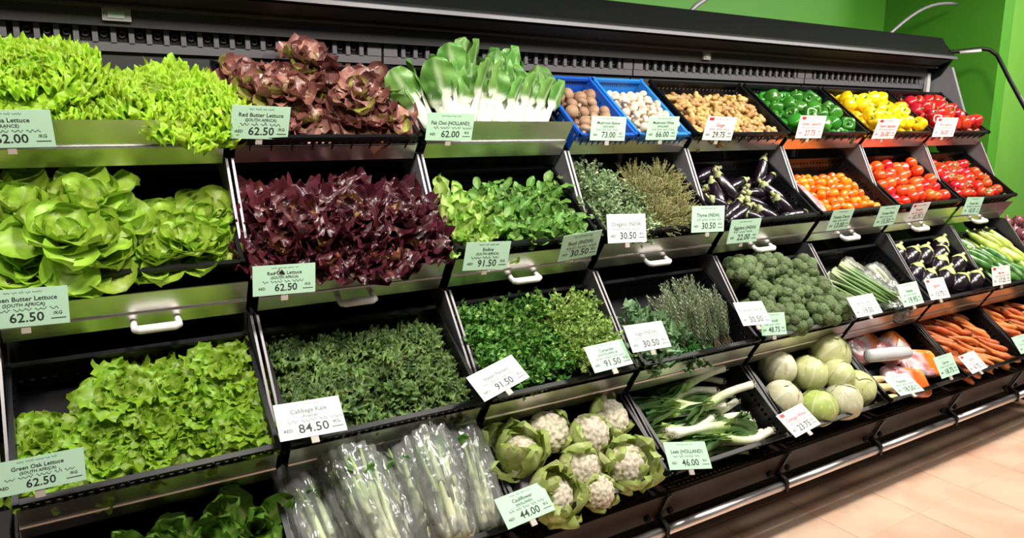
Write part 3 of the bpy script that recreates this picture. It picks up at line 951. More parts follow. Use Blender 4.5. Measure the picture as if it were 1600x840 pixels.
def rosemary_parts(seed):
    q = random.Random(seed)
    return [('sprig', SPG[q.randrange(3)], T(q.uniform(-.02, .02), q.uniform(-.02, .02), 0) @ RZ(q.uniform(0, 6)) @ RY(q.uniform(0, .42)) @ RZ(q.uniform(0, 6)) @ SC(q.uniform(.75, 1.1))) for _ in range(26)]


for i, (u, v, rl, x) in enumerate([(.0, .06, -.45, 'leftmost'), (.07, .05, -.4, 'second from the left'), (.15, .05, -.3, 'third from the left'), (.22, .06, -.25, 'rightmost'), (.05, .13, -.4, 'back left'), (.16, .14, -.3, 'back right')]):
    d = Vector((rl, .80, .55)).normalized()
    spawn('rosemary_bunch', rosemary_parts(1000 + i), frame(3, 2) @ T(u, v, -.08) @ d.to_track_quat('Z', 'Y').to_matrix().to_4x4() @ SC(1.12), 'spiky grey-green rosemary bunch, %s of the bunches behind the price card' % x, 'rosemary', 'rosemary bunches')


# ------------------------------------------------------------------ piles of rounded produce
def pile(t, col, rows, name, specs, label, cat, group, rot, sc=(.92, 1.08), j=.006, jw=.003):
    """rows: list of (w, v, [u...], row phrase)"""
    n = 0
    for w, v, us, phrase in rows:
        for i, u in enumerate(us):
            M = frame(t, col) @ T(u + rnd(-j, j), v + rnd(-j, j), w + rnd(-jw, jw)) @ rot() @ SC(rnd(*sc))
            spawn(name, specs[n % len(specs)], M, label % (phrase + ', ' + nth(i, len(us)).replace('the ', '')), cat, group)
            n += 1


def lin(a, b, n): return [a + (b - a) * i / (n - 1) for i in range(n)]


def hexrows(u0, u1, v0, v1, nu, nv, w, what, slope=0.0):
    out = []
    du = (u1 - u0) / (nu - 1)
    for r in range(nv):
        v = v0 + (v1 - v0) * r / max(1, nv - 1)
        k = nu if r % 2 == 0 else nu - 1
        a = u0 + (0 if r % 2 == 0 else du / 2)
        out.append((w + slope * r, v, [a + du * i for i in range(k)], what + ', ' + rowname(r, nv).replace('the ', '')))
    return out


def anyrot(): return RZ(rnd(0, 6.3)) @ RY(rnd(-1.2, 1.2)) @ RX(rnd(-1.2, 1.2))
def uprot(a=.5): return RX(rnd(-a, a)) @ RY(rnd(-a, a)) @ RZ(rnd(0, 6.3))


def bell(c, ct, k):
    q = random.Random(k)
    ph = q.uniform(0, 6)
    n, m, Rr = 20, 12, .040
    vs, cs = [], []
    for i in range(m + 1):
        th = PI * i / m
        for kk in range(n):
            f = 2 * PI * kk / n
            s = math.sin(th)
            r = Rr * s ** .75 * (1 + .11 * math.cos(4 * f + ph) * s + .05 * math.cos(2 * f)) * (1 - .14 * (i / m))
            z = Rr * 1.0 * math.cos(th)
            if th < .7:
                z -= .018 * (1 - th / .7) ** 1.2
            if th > 2.5:
                z += .012 * ((th - 2.5) / .64)
            vs.append((r * math.cos(f), r * math.sin(f), z))
            cs.append(mix(c, ct, max(0, .5 + .5 * math.sin(f + ph)) * .5))
    mb = MB().add(vs, [(i * n + kk, i * n + (kk + 1) % n, (i + 1) * n + (kk + 1) % n, (i + 1) * n + kk) for i in range(m) for kk in range(n)], cs)
    stem = MB().lathe([(.0, .014), (.013, .018), (.011, .022), (.005, .026), (.0045, .036), (.006, .041), (0, .042)], 8, lambda u, t: (.10, .26, .04)).mesh('stem', M_stem)
    return [('fruit', mb.mesh('fruit', M_pep), None), ('stem', stem, None)]


GP = [bell((.022, .15, .012), (.05, .25, .02), k) for k in range(3)]
YP = [bell((.80, .50, .006), (.88, .62, .015), k + 5) for k in range(3)]
RP = [bell((.42, .012, .010), (.55, .035, .014), k + 9) for k in range(3)]
prot = lambda: RX(rnd(-1.2, .8)) @ RY(rnd(-1.2, 1.2)) @ RZ(rnd(0, 6.3))
for col, sp, cn in ((4, GP, 'green'), (5, YP, 'yellow'), (6, RP, 'red')):
    pile(1, col, hexrows(-.24, .24, .055, .345, 7, 5, -.055, 'bottom layer', .001), 'bell_pepper', sp, cn + ' bell pepper, %s', 'bell pepper', cn + ' bell peppers on the top tier', prot, j=.010, jw=.008)
    pile(1, col, hexrows(-.21, .21, .075, .31, 6 if col != 4 else 5, 4, .012 if col != 4 else .002, 'top layer', -.006), 'bell_pepper', sp, cn + ' bell pepper, %s', 'bell pepper', cn + ' bell peppers on the top tier', prot, j=.014, jw=.012)


def tomato(c, ct, rx, rz, k, calyx=True, vine=False):
    q = random.Random(k)
    prof = [(rx * math.sin(PI * i / 11) ** .92, -rz * math.cos(PI * i / 11) - (.18 * rz * max(0, i - 9.5) / 1.5)) for i in range(12)]
    mb = MB().lathe(prof, 16, lambda u, t: mix(c, ct, max(0, .5 + .5 * math.sin(t + k)) * .6), lambda t, u: 1 + .02 * math.cos(5 * t))
    out = [('fruit', mb.mesh('fruit', M_tom), None)]
    ca = MB()
    if calyx:
        for i in range(5):
            a = 2 * PI * i / 5
            L = rx * (.8 if vine else .55)
            ca.add([(0, 0, rz * .86), (L * .5 * math.cos(a + .22), L * .5 * math.sin(a + .22), rz * .92), (L * math.cos(a), L * math.sin(a), rz * (.93 if vine else .86) + .002), (L * .5 * math.cos(a - .22), L * .5 * math.sin(a - .22), rz * .92)], [(0, 1, 2, 3)], (.07, .20, .03))
        ca.tube([(0, 0, rz * .84), (.001, 0, rz * 1.05), (.004, .002, rz * 1.25)], .0022, 5, (.12, .26, .05))
        out.append(('calyx', ca.mesh('calyx', M_stem, False), None))
    return out


PT = [tomato((.75, .13, .008), (.80, .28, .015), .0215, .028, k, False) for k in range(4)]
RT = [tomato((.62, .030, .010), (.72, .10, .015), .034, .030, k, k == 0) for k in range(4)]
VT = [tomato((.55, .018, .010), (.66, .05, .014), .032, .028, k, True, True) for k in range(3)]
pile(2, 4, hexrows(-.235, .265, .045, .335, 11, 7, -.080, 'bottom layer', -.002), 'plum_tomato', PT, 'small orange plum tomato, %s', 'tomato', 'orange plum tomatoes', anyrot, j=.010, jw=.008)
pile(2, 4, hexrows(-.20, .23, .07, .26, 9, 5, -.046, 'top layer', -.001), 'plum_tomato', PT, 'small orange plum tomato, %s', 'tomato', 'orange plum tomatoes', anyrot, j=.010, jw=.008)
pile(2, 5, hexrows(-.25, .25, .05, .345, 8, 6, -.072, 'bottom layer', .002), 'tomato', RT, 'round orange-red tomato, %s', 'tomato', 'round tomatoes on the second tier', anyrot, j=.014, jw=.012)
pile(2, 5, hexrows(-.22, .22, .065, .315, 7, 5, -.022, 'top layer', .002), 'tomato', RT, 'round orange-red tomato, %s', 'tomato', 'round tomatoes on the second tier', anyrot, j=.014, jw=.012)
pile(2, 6, hexrows(-.25, .25, .05, .345, 8, 6, -.072, 'bottom layer', .001), 'vine_tomato', VT, 'red vine tomato with green calyx, %s', 'tomato', 'vine tomatoes on the second tier', lambda: uprot(1.0), j=.014, jw=.012)
pile(2, 6, hexrows(-.22, .22, .07, .31, 7, 5, -.024, 'top layer', .0), 'vine_tomato', VT, 'red vine tomato with green calyx, %s', 'tomato', 'vine tomatoes on the second tier', lambda: uprot(1.0), j=.014, jw=.012)


def mushroom(c, cs, r, k):
    cap = MB().lathe([(r * .25, -.2 * r), (r * .8, -.28 * r), (r * .98, -.05 * r), (r, .18 * r), (r * .88, .52 * r), (r * .6, .78 * r), (r * .28, .9 * r), (0, .93 * r)], 14, lambda u, t: mix(cs, c, min(1, u * 2.5)), lambda t, u: 1 + .04 * math.sin(3 * t + k))
    st = MB().lathe([(0, -r * .95), (r * .36, -r * .9), (r * .34, -r * .5), (r * .38, -.15 * r), (0, -.1 * r)], 10, lambda u, t: cs)
    return [('cap', cap.mesh('cap', M_mush), None), ('stem', st.mesh('stem', M_mush), None)]


BM = [mushroom((.30, .17, .10), (.60, .46, .33), .027, k) for k in range(3)]
WM = [mushroom((.74, .60, .45), (.78, .66, .52), .020, k) for k in range(3)]
pile(1, 2, hexrows(-.255, -.05, .05, .33, 5, 7, -.058, 'bottom layer'), 'brown_mushroom', BM, 'brown button mushroom, %s', 'mushroom', 'brown mushrooms in the dark blue crate', lambda: uprot(1.0), j=.009, jw=.007)
pile(1, 2, hexrows(-.24, -.065, .055, .28, 4, 5, -.010, 'top layer'), 'brown_mushroom', BM, 'brown button mushroom, %s', 'mushroom', 'brown mushrooms in the dark blue crate', lambda: uprot(1.0), j=.009, jw=.007)
pile(1, 2, hexrows(.045, .26, .045, .335, 7, 8, -.060, 'bottom layer'), 'white_mushroom', WM, 'small white button mushroom, %s', 'mushroom', 'white mushrooms in the bright blue crate', lambda: uprot(1.4), j=.009, jw=.007)
pile(1, 2, hexrows(.05, .255, .045, .31, 6, 7, -.026, 'middle layer'), 'white_mushroom', WM, 'small white button mushroom, %s', 'mushroom', 'white mushrooms in the bright blue crate', lambda: uprot(1.4), j=.009, jw=.007)
pile(1, 2, hexrows(.065, .235, .055, .24, 5, 6, .006, 'top layer'), 'white_mushroom', WM, 'small white button mushroom, %s', 'mushroom', 'white mushrooms in the bright blue crate', lambda: uprot(1.4), j=.009, jw=.007)


def ginger(k):
    q = random.Random(k)
    mb = MB()
    ca, cb = (.30, .16, .045), (.56, .35, .13)

    def finger(p, d, L, r):
        pts, rs, cs = [], [], []
        for i in range(8):
            s = i / 7
            pts.append(Vector(p) + Vector(d) * L * s + Vector((q.uniform(-1, 1), q.uniform(-1, 1), q.uniform(-1, 1))) * r * .12)
            rs.append(r * (.55 if i == 0 else .35 if i == 7 else (1.0 if i % 2 else .86)))
            cs.append(mix(ca, cb, q.random()))
        mb.tube(pts, rs, 8, cols=cs)
    finger((-.035, 0, 0), (1, q.uniform(-.2, .2), 0), .075, .015)
    for i in range(q.choice((2, 3, 3))):
        a = q.uniform(.5, 1.2) * (1 if i % 2 else -1)
        finger((-.022 + .022 * i, 0, 0), (math.cos(a), math.sin(a), q.uniform(-.1, .25)), q.uniform(.03, .045), q.uniform(.010, .013))
    return mb.mesh('ginger', M_root)


GI = [ginger(k) for k in range(6)]
for w, nm, a, b, nu, nv in ((-.088, 'bottom layer', .045, .345, 8, 7), (-.060, 'middle layer', .05, .32, 8, 7), (-.030, 'top layer', .06, .30, 7, 7)):
    pile(1, 3, hexrows(-.235, .245, a, b, nu, nv, w, nm, .0015), 'ginger_root', GI, 'knobbly tan ginger root, %s', 'ginger', 'ginger roots on the top tier', lambda: RZ(rnd(0, 6.3)) @ RY(rnd(-.35, .35)) @ RX(rnd(-.5, .5)), j=.01)


# ------------------------------------------------------------------ things laid out one by one
def aim(u0, v0, u1, v1, w0, w1):
    a, b = Vector((u0, v0, w0)), Vector((u1, v1, w1))
    return (b - a).normalized().to_track_quat('Z', 'Y').to_matrix().to_4x4()


def eggplant_spec(k, L, r, round_=False):
    q = random.Random(k)
    n = 12
    bend = q.uniform(-.5, .5) * (.2 if round_ else .35)
    path, rad = [], []
    for i in range(n + 1):
        s = i / n
        path.append((bend * L * (s - .5) ** 2 - bend * L * .25, 0, -L / 2 + L * s))
        if round_:
            rr = math.sin(PI * (s * .93 + .04)) ** .5 * (1 - .15 * (1 - s))
        else:
            rr = (math.sin(PI * min(1, s * .9 + .1)) ** .45) * (.62 + .38 * s)
        rad.append(max(.003, r * rr))
    c = (.009, .0035, .0095)
    body = MB().tube(path, rad, 14, c)
    cal = MB()
    cg = (.42, .47, .17) if round_ else (.30, .33, .14)
    x0 = path[0][0]
    nr = 3 if round_ else 2
    m = 16
    vs = []
    for j in range(nr + 1):
        for i in range(m):
            a = 2 * PI * i / m
            lob = .5 + .5 * math.cos(a * 4 + k)
            g = j * (1 if j < nr else (.72 + .5 * lob))
            g = min(n - 1, g * (1.0 if round_ else .8))
            i0 = int(g)
            rr = (rad[i0] + (rad[i0 + 1] - rad[i0]) * (g - i0)) * (1.07 if j < nr else 1.03) + .0015
            cx = path[i0][0] + (path[i0 + 1][0] - path[i0][0]) * (g - i0)
            vs.append((cx + rr * math.cos(a), rr * math.sin(a), -L / 2 + L * g / n - (.003 if j == 0 else 0)))
    cal.add(vs, [(j * m + i, j * m + (i + 1) % m, (j + 1) * m + (i + 1) % m, (j + 1) * m + i) for j in range(nr) for i in range(m)] + [tuple(range(m))], cg)
    cal.tube([(x0, 0, -L / 2 + .004), (x0 + .002, .001, -L / 2 - .012), (x0 + .006, .004, -L / 2 - .024)], [r * .36, .008, .009], 8, mix(cg, (.4, .35, .2), .4))
    return [('body', body.mesh('body', M_egg), None), ('calyx', cal.mesh('calyx', M_stem), None)]


EGGP = [(-0.013, 0.393, -0.216, 0.329), (0.279, 0.420, 0.160, 0.249), (0.140, 0.317, -0.083, 0.242), (-0.157, 0.269, -0.183, 0.146), (0.013, 0.211, 0.198, 0.224), (0.240, 0.244, 0.312, 0.155), (0.317, 0.308, 0.183, 0.236), (-0.074, 0.155, -0.186, 0.093), (-0.008, 0.163, 0.105, 0.123), (0.159, 0.119, 0.205, 0.069), (0.017, 0.096, 0.101, 0.033), (0.306, 0.026, 0.133, 0.031), (-0.051, 0.114, -0.210, 0.052), (-0.092, 0.068, 0.012, 0.025), (-0.220, 0.171, -0.143, 0.143), (-0.080, 0.291, -0.049, 0.218)]
EL = ['at the back left, its calyx end resting on the rim', 'at the back, standing up with its calyx on top', 'lying across the back middle', 'on the left, calyx facing the viewer', 'lying across the middle, calyx on the left', 'at the right side, slanting to the right', 'at the back right, slanting down to the left', 'left of the middle, slanting to the left', 'in the middle, below the one lying across', 'right of the middle, near the front', 'at the front middle, slanting right', 'at the front right corner, calyx on the right', 'at the front left, slanting left', 'at the front left behind the price card', 'on the far left of the middle', 'back left of the middle']
for i, (a, b, c, d) in enumerate(EGGP):
    cu, cv = (a + c) / 2, (b + d) / 2
    cu = max(-.225, min(.225, cu))
    up = i == 1
    dirw = -.03 if not up else -.16
    M = frame(2, 3) @ T(cu, max(.055, min(.35, cv)), -.055 + (.016 if i % 3 == 0 else 0) + (.03 if up else 0)) @ aim(a, b, c, d, 0, dirw)
    spawn('eggplant', eggplant_spec(i, rnd(.15, .175), rnd(.033, .040)), M, 'long glossy dark purple eggplant %s' % EL[i], 'eggplant', 'long eggplants on the second tier')
pile(2, 3, [(-.085, .10, lin(-.2, .2, 5), 'bottom layer, front'), (-.085, .22, lin(-.2, .2, 5), 'bottom layer, middle'), (-.085, .33, lin(-.2, .2, 4), 'bottom layer, back')], 'eggplant', [eggplant_spec(60 + k, .15, .032) for k in range(3)],
     'long dark eggplant lying low, %s', 'eggplant', 'long eggplants on the second tier', lambda: RZ(rnd(-.6, .6)) @ RY(PI / 2))
REGG = [(-0.168, 0.378, -0.268, 0.273), (-0.040, 0.350, -0.179, 0.261), (0.056, 0.351, -0.052, 0.244), (0.231, 0.330, 0.052, 0.250), (0.316, 0.371, 0.263, 0.301), (-0.158, 0.236, -0.267, 0.151), (-0.104, 0.187, -0.233, 0.106), (0.024, 0.169, -0.046, 0.100), (0.268, 0.245, 0.145, 0.163), (0.289, 0.121, 0.175, 0.044), (0.136, 0.119, -0.012, 0.063), (0.068, 0.242, -0.002, 0.185)]
RL = ['leftmost of the back row', 'second from the left in the back row', 'third from the left in the back row', 'fourth from the left in the back row', 'hindmost on the right', 'on the left, in the middle row', 'second from the left in the middle row', 'near the front, behind the white cards', 'on the right beside the courgettes', 'at the front right corner', 'at the front middle', 'in the centre of the heap']
for i, (a, b, c, d) in enumerate(REGG):
    cu, cv = max(-.22, min(.22, (a + c) / 2 + .02)), max(.06, min(.33, (b + d) / 2))
    M = frame(3, 5) @ T(cu, cv, -.035) @ aim(a, b, c, d, 0, -.09)
    spawn('round_eggplant', eggplant_spec(100 + i, .135, .052, True), M, 'fat black eggplant with green star calyx, %s' % RL[i], 'eggplant', 'round eggplants on the third tier')


def courgette_spec(k, c, cb, L=.17, r=.021):
    q = random.Random(k)
    b = q.uniform(-.02, .02)
    path = [(b * math.sin(PI * i / 9), 0, -L / 2 + L * i / 9) for i in range(10)]
    rad = [r * x for x in (.45, .72, .85, .92, .97, 1, 1.02, 1, .86, .4)]
    body = MB().tube(path, rad, 10, cols=[mix(c, cb, .5 + .5 * math.sin(i * 2.1 + k)) for i in range(10)])
    st = MB().tube([(0, 0, -L / 2 + .004), (.001, 0, -L / 2 - .010), (.002, 0, -L / 2 - .020)], [r * .5, r * .42, r * .5], 6, (.35, .45, .12))
    return [('body', body.mesh('body', M_pep), None), ('stem', st.mesh('stem', M_stem), None)]


ZG = [courgette_spec(k, (.035, .13, .025), (.09, .24, .05)) for k in range(3)]
ZY = [courgette_spec(5 + k, (.30, .42, .06), (.48, .55, .12)) for k in range(3)]
k = 0
for w, nm in ((-.085, 'bottom'), (-.047, 'middle'), (-.01, 'top')):
    for r, v in enumerate((.085, .205, .315)):
        us = lin(-.23, .23, 9)
        for i, u in enumerate(us):
            if nm == 'top' and (r == 2 and i < 4 or r == 0 and i < 2):
                continue
            yl = (i + r * 1.6) > 6.5
            sp = (ZY if yl else ZG)[k % 3]
            k += 1
            spawn('courgette', sp, frame(3, 6) @ T(u + rnd(-.006, .006), v + rnd(-.012, .012), w + rnd(-.004, .004)) @ aim(0, 0, .055 + rnd(-.03, .03), -.11, 0, rnd(-.012, .012)), ('yellow-green' if yl else 'dark green') + ' courgette, %s layer, %s, %s' % (nm, rowname(r, 3), nth(i, 9).replace('the ', '')), 'courgette', 'courgettes on the third tier')


def carrot_spec(k, L=.17, r=.0155, c=(.60, .14, .035), cb=(.68, .22, .075)):
    q = random.Random(k)
    b = q.uniform(-.018, .018)
    path = [(b * math.sin(PI * i / 10), .3 * b * math.sin(2 * PI * i / 10), -L / 2 + L * i / 10) for i in range(11)]
    rad = [r * x for x in (.55, .95, 1.0, .97, .92, .86, .80, .72, .60, .38, .10)]
    return MB().tube(path, rad, 8, cols=[(.22, .16, .05) if i == 0 else mix(c, cb, q.random()) for i in range(11)]).mesh('carrot', M_root)


CA = [carrot_spec(k) for k in range(5)]
for col, lim in ((5, 6), (6, 6)):
    for w, nm in ((-.085, 'bottom'), (-.056, 'middle'), (-.026, 'top')):
        for ci, u in enumerate((-.19, -.03, .14)):
            for r in range(10):
                v = .05 + r * .033
                if nm == 'top' and r > 7:
                    continue
                flip = R.random() < .25
                spawn('carrot', CA[R.randrange(5)], frame(4, col) @ T(u + rnd(-.02, .05), v + rnd(-.008, .008), w + rnd(-.004, .006)) @ aim(0, 0, -1 if not flip else 1, (.80 + rnd(-.3, .25)) * (1 if not flip else -1), 0, rnd(-.06, .06)) @ RZ(rnd(0, 6)), 'orange carrot, %s layer, %s stack, %s, in the %s' % (nm, ('left', 'middle', 'right')[ci], (['frontmost'] + [ORD[x] + ' from front' for x in range(1, 9)] + ['hindmost'])[r], 'loose carrot crate' if col == 5 else 'rightmost carrot crate'), 'carrot', 'loose carrots' if col == 5 else 'carrots in the rightmost crate')


# --- broccoli
def bumpy(R0, sub, nb, r0, amp, seed, colf, squash=1.0, clump=0.0):
    V, F = ICO[sub]
    q = random.Random(seed)
    P = []
    for i in range(nb):
        z = 1 - 2 * (i + .5) / nb
        a = i * 2.39996 + q.uniform(-.25, .25)
        s = math.sqrt(max(0, 1 - z * z))
        P.append(Vector((s * math.cos(a), s * math.sin(a), z + q.uniform(-.04, .04))).normalized())
    vs, cs = [], []
    for v in V:
        d = min((v - p).length for p in P)
        h = max(0, 1 - (d / r0) ** 2)
        r = R0 * (1 + amp * h + clump * noise.noise(v * 4.0 + Vector((seed * 3.1, 0, 0))))
        vs.append((v.x * r, v.y * r, v.z * r * squash))
        cs.append(colf(h, v))
    return MB().add(vs, F, cs)


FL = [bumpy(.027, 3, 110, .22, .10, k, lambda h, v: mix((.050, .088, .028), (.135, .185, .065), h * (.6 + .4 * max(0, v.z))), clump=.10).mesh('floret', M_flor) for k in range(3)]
BSTK = MB().tube([(0, 0, -.075), (0, 0, -.03), (0, 0, .0)], [.018, .017, .024], 10, (.26, .40, .13)).mesh('stalk', M_stem)
BBR = MB().tube([(0, 0, 0), (0, 0, .03), (0, 0, .05)], [.008, .009, .012], 7, (.22, .38, .11)).mesh('branch', M_stem)


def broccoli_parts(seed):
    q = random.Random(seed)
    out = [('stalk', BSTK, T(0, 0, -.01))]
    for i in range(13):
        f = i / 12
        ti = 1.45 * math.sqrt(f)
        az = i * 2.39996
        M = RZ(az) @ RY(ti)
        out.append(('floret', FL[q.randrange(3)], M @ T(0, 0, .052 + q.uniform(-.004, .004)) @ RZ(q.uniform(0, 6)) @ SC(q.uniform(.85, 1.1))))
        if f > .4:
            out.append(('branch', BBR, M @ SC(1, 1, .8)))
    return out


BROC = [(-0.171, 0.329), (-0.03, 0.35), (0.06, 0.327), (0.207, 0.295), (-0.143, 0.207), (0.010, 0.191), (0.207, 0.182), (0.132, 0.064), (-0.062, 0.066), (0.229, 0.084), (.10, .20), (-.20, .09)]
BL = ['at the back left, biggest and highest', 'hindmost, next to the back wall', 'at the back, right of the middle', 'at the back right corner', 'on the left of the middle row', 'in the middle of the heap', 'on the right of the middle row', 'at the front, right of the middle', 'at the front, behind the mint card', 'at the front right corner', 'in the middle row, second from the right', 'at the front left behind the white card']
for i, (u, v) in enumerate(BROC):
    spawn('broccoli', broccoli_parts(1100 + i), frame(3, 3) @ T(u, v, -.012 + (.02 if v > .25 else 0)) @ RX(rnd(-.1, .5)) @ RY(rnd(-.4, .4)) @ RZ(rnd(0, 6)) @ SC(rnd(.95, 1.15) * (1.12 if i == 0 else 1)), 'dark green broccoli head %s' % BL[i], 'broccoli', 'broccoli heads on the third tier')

# --- cauliflower
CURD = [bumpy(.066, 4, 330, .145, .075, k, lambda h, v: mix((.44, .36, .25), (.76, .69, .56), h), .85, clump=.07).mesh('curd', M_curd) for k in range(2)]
CLF = [leaf('leaf', M_leaf, .195, .12, 1.15, .45, -1.0, .35, .007, 3, .06, 5, 11, 8, (.84, .84, .60), (.54, .60, .22), (.36, .48, .11), k, ribw=.26, stem=.4, bl=.5) for k in range(4)]


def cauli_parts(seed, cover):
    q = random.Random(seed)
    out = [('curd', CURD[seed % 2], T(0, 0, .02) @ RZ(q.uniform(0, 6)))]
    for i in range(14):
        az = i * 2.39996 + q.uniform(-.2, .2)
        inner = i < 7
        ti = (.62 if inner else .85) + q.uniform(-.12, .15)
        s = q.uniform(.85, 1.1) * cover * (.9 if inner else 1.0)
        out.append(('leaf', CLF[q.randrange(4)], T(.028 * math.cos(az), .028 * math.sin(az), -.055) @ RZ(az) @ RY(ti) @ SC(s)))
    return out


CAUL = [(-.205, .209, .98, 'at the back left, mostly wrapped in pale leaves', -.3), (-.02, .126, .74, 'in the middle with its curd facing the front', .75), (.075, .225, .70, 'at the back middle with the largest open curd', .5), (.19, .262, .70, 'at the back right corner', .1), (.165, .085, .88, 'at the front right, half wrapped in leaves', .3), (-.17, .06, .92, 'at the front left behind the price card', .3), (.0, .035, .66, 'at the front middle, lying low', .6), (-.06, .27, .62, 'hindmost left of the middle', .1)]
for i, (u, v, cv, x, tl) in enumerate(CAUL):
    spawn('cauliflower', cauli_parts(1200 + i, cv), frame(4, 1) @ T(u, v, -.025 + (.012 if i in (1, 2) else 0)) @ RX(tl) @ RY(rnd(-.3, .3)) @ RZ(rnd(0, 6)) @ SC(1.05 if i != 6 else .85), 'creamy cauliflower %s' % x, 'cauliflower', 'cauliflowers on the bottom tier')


# --- cabbages
def cabbage_spec(seed, c, cv):
    q = random.Random(seed)
    Rr = .081
    V, F = ICO[4]
    vs, cs = [], []
    for v in V:
        n = noise.noise(v * 1.6 + Vector((seed, 0, 0)))
        r = Rr * (1 + .035 * n)
        vs.append((v.x * r, v.y * r, v.z * r * .93))
        cs.append(mix(c, cv, .3 + .3 * n))
    out = [('heart', MB().add(vs, F, cs).mesh('heart', M_cab), None)]
    for k in range(4):
        az0 = k * PI / 2 + q.uniform(-.3, .3)
        wd = q.uniform(1.0, 1.25)
        top = q.uniform(.05, .5)
        ph = q.uniform(0, 6)

        def fn(u, t):
            th = PI - u * (PI - top)
            a = az0 + t * wd * math.sin(PI * min(1, u * .8 + .12)) ** .6
            e = abs(t)
            vein = max(0, 1 - e / .05) * (1 - u * .7)
            side = max(0, 1 - abs(math.sin((u * 5.5 - e * 2.2) * PI)) / .16) * .8 * (e > .03)
            r = Rr * (1.02 + .008 * k + .02 * max(vein, side * .5) + .03 * max(0, e - .8) * 5 * (.5 + .5 * math.sin(9 * u + ph)) + .05 * max(0, u - .9) * 6)
            return (r * math.sin(th) * math.cos(a), r * math.sin(th) * math.sin(a), r * math.cos(th) * .93), mix(mix(c, cv, .25 + .25 * math.sin(4 * u + ph)), (.78, .78, .60), max(vein, side * .8))
        out.append(('outer_leaf', MB().grid(fn, 22, 22).mesh('outer_leaf', M_cab), None))
    return out


CABK = [cabbage_spec(1, (.54, .53, .34), (.64, .62, .46)), cabbage_spec(2, (.50, .53, .22), (.60, .60, .34)), cabbage_spec(3, (.38, .47, .11), (.50, .55, .20))]
CABB = [(-.222, .155, 0, 'whitest, at the left front'), (-.125, .295, 0, 'at the back left, partly hidden'), (.025, .235, 1, 'in the middle of the back row'), (.195, .285, 1, 'at the back right, biggest and yellowest'), (-.075, .078, 2, 'greenest, at the front beside the price card'), (.085, .072, 0, 'at the front, middle of the row'), (.222, .110, 1, 'at the front right, with a split leaf'), (.120, .172, 1, 'in the centre, between the others')]
for i, (u, v, k, x) in enumerate(CABB):
    spawn('white_cabbage', CABK[k], frame(4, 3) @ T(u, v, -.020 + (.03 if i == 3 else .045 if i == 7 else 0)) @ RX(rnd(-.7, .2)) @ RY(rnd(-.6, .6)) @ RZ(rnd(0, 6)) @ SC(1.1 if i == 3 else .82 if i == 7 else .97), 'round pale cabbage, %s' % x, 'cabbage', 'cabbages on the bottom tier')


# --- leeks
def leek_spec(seed, L=.42, r=.015):
    q = random.Random(seed)
    b = q.uniform(-.04, .04)
    path, cols, rad = [], [], []
    for i in range(9):
        s = i / 8
        path.append((b * math.sin(s * PI), .2 * b * s, L * .6 * s))
        cols.append(mix((.86, .86, .70), (.46, .62, .20), max(0, s - .35) / .65))
        rad.append(r * (1.12 if i == 0 else 1.0) * (1 + .25 * s))
    sh = MB().tube(path, rad, 10, cols=cols)
    out = [('shaft', sh.mesh('shaft', M_plain_leaf), None)]
    rt = MB()
    for i in range(14):
        a = q.uniform(0, 6.3)
        rt.tube([(r * .5 * math.cos(a), r * .5 * math.sin(a), 0), (r * .9 * math.cos(a), r * .9 * math.sin(a), -.008), (r * math.cos(a + .4), r * math.sin(a + .4), -.016)], .0008, 3, (.70, .62, .45))
    out.append(('roots', rt.mesh('roots', M_root), None, 'stuff'))
    for k in range(5):
        l = leaf('leaf', M_plain_leaf, L * q.uniform(.36, .5), .060, .75, .45, q.uniform(-.1, .3), .35, .003, 2, 0, 4, 10, 4, (.50, .64, .25), (.14, .28, .085), (.10, .22, .07), seed * 7 + k, ribw=.3, stem=.7, bl=.45)
        out.append(('blade', l, T(*path[7]) @ RZ(k * PI + q.uniform(-.2, .2)) @ RY(.04 + .10 * k * .5)))
    return out


LEEK = [(.265, .235, -.230, .190, 'curving up to the right, its white end highest'), (.245, .040, -.147, .083, 'lying along the front, white end at the right'), (.146, .235, -.200, .300, 'in the back, white end pointing right'), (.123, .205, -.300, .250, 'behind the middle, white end pointing right'), (.200, .340, -.180, .300, 'hindmost, white end pointing up right'), (.150, .285, -.260, .285, 'second from the back, white end right'), (.225, .060, -.155, .110, 'second from the front, white end at the right'), (-.196, .140, .250, .098, 'in the middle, green leaves fanned at right'), (-.211, .165, .240, .070, 'with dark leaves fanned at the right front'), (-.240, .110, .220, .060, 'crossing the front, white end at the left'), (.050, .180, -.290, .205, 'in the middle, leaves pointing left'), (.000, .115, -.290, .150, 'at the left, leaves pointing left')]
for i in range(9):
    v = .06 + .034 * i
    left = i % 3 == 1
    st, dirv = Vector((-.26 if left else .25, v, -.088)), Vector((1 if left else -1, rnd(-.12, .12), .02)).normalized()
    spawn('leek', leek_spec(1350 + i, .42, .0135), frame(4, 2) @ Matrix.Translation(st) @ dirv.to_track_quat('Z', 'Y').to_matrix().to_4x4(), 'leek low in the crate, %s from the front, white end %s' % (ORD[i], 'left' if left else 'right'), 'leek', 'leeks on the bottom tier')
for i, (a, b, c, d, x) in enumerate(LEEK):
    w0 = (-.045, -.04, -.06, -.05, -.05, -.07, -.06, -.03, -.045, -.06, -.075, -.07)[i] + .012
    rise = {0: -.055, 4: -.05}.get(i, 0)
    dirv = Vector((c - a, d - b, rise)).normalized()
    st = Vector((a, max(.05, b), w0 - rise * (.9 if i in (0, 4) else 0)))
    spawn('leek', leek_spec(1300 + i, .42 if i != 4 else .36, .0145), frame(4, 2) @ Matrix.Translation(st) @ dirv.to_track_quat('Z', 'Y').to_matrix().to_4x4(), 'leek with white shaft and green leaves, %s' % x, 'leek', 'leeks on the bottom tier')


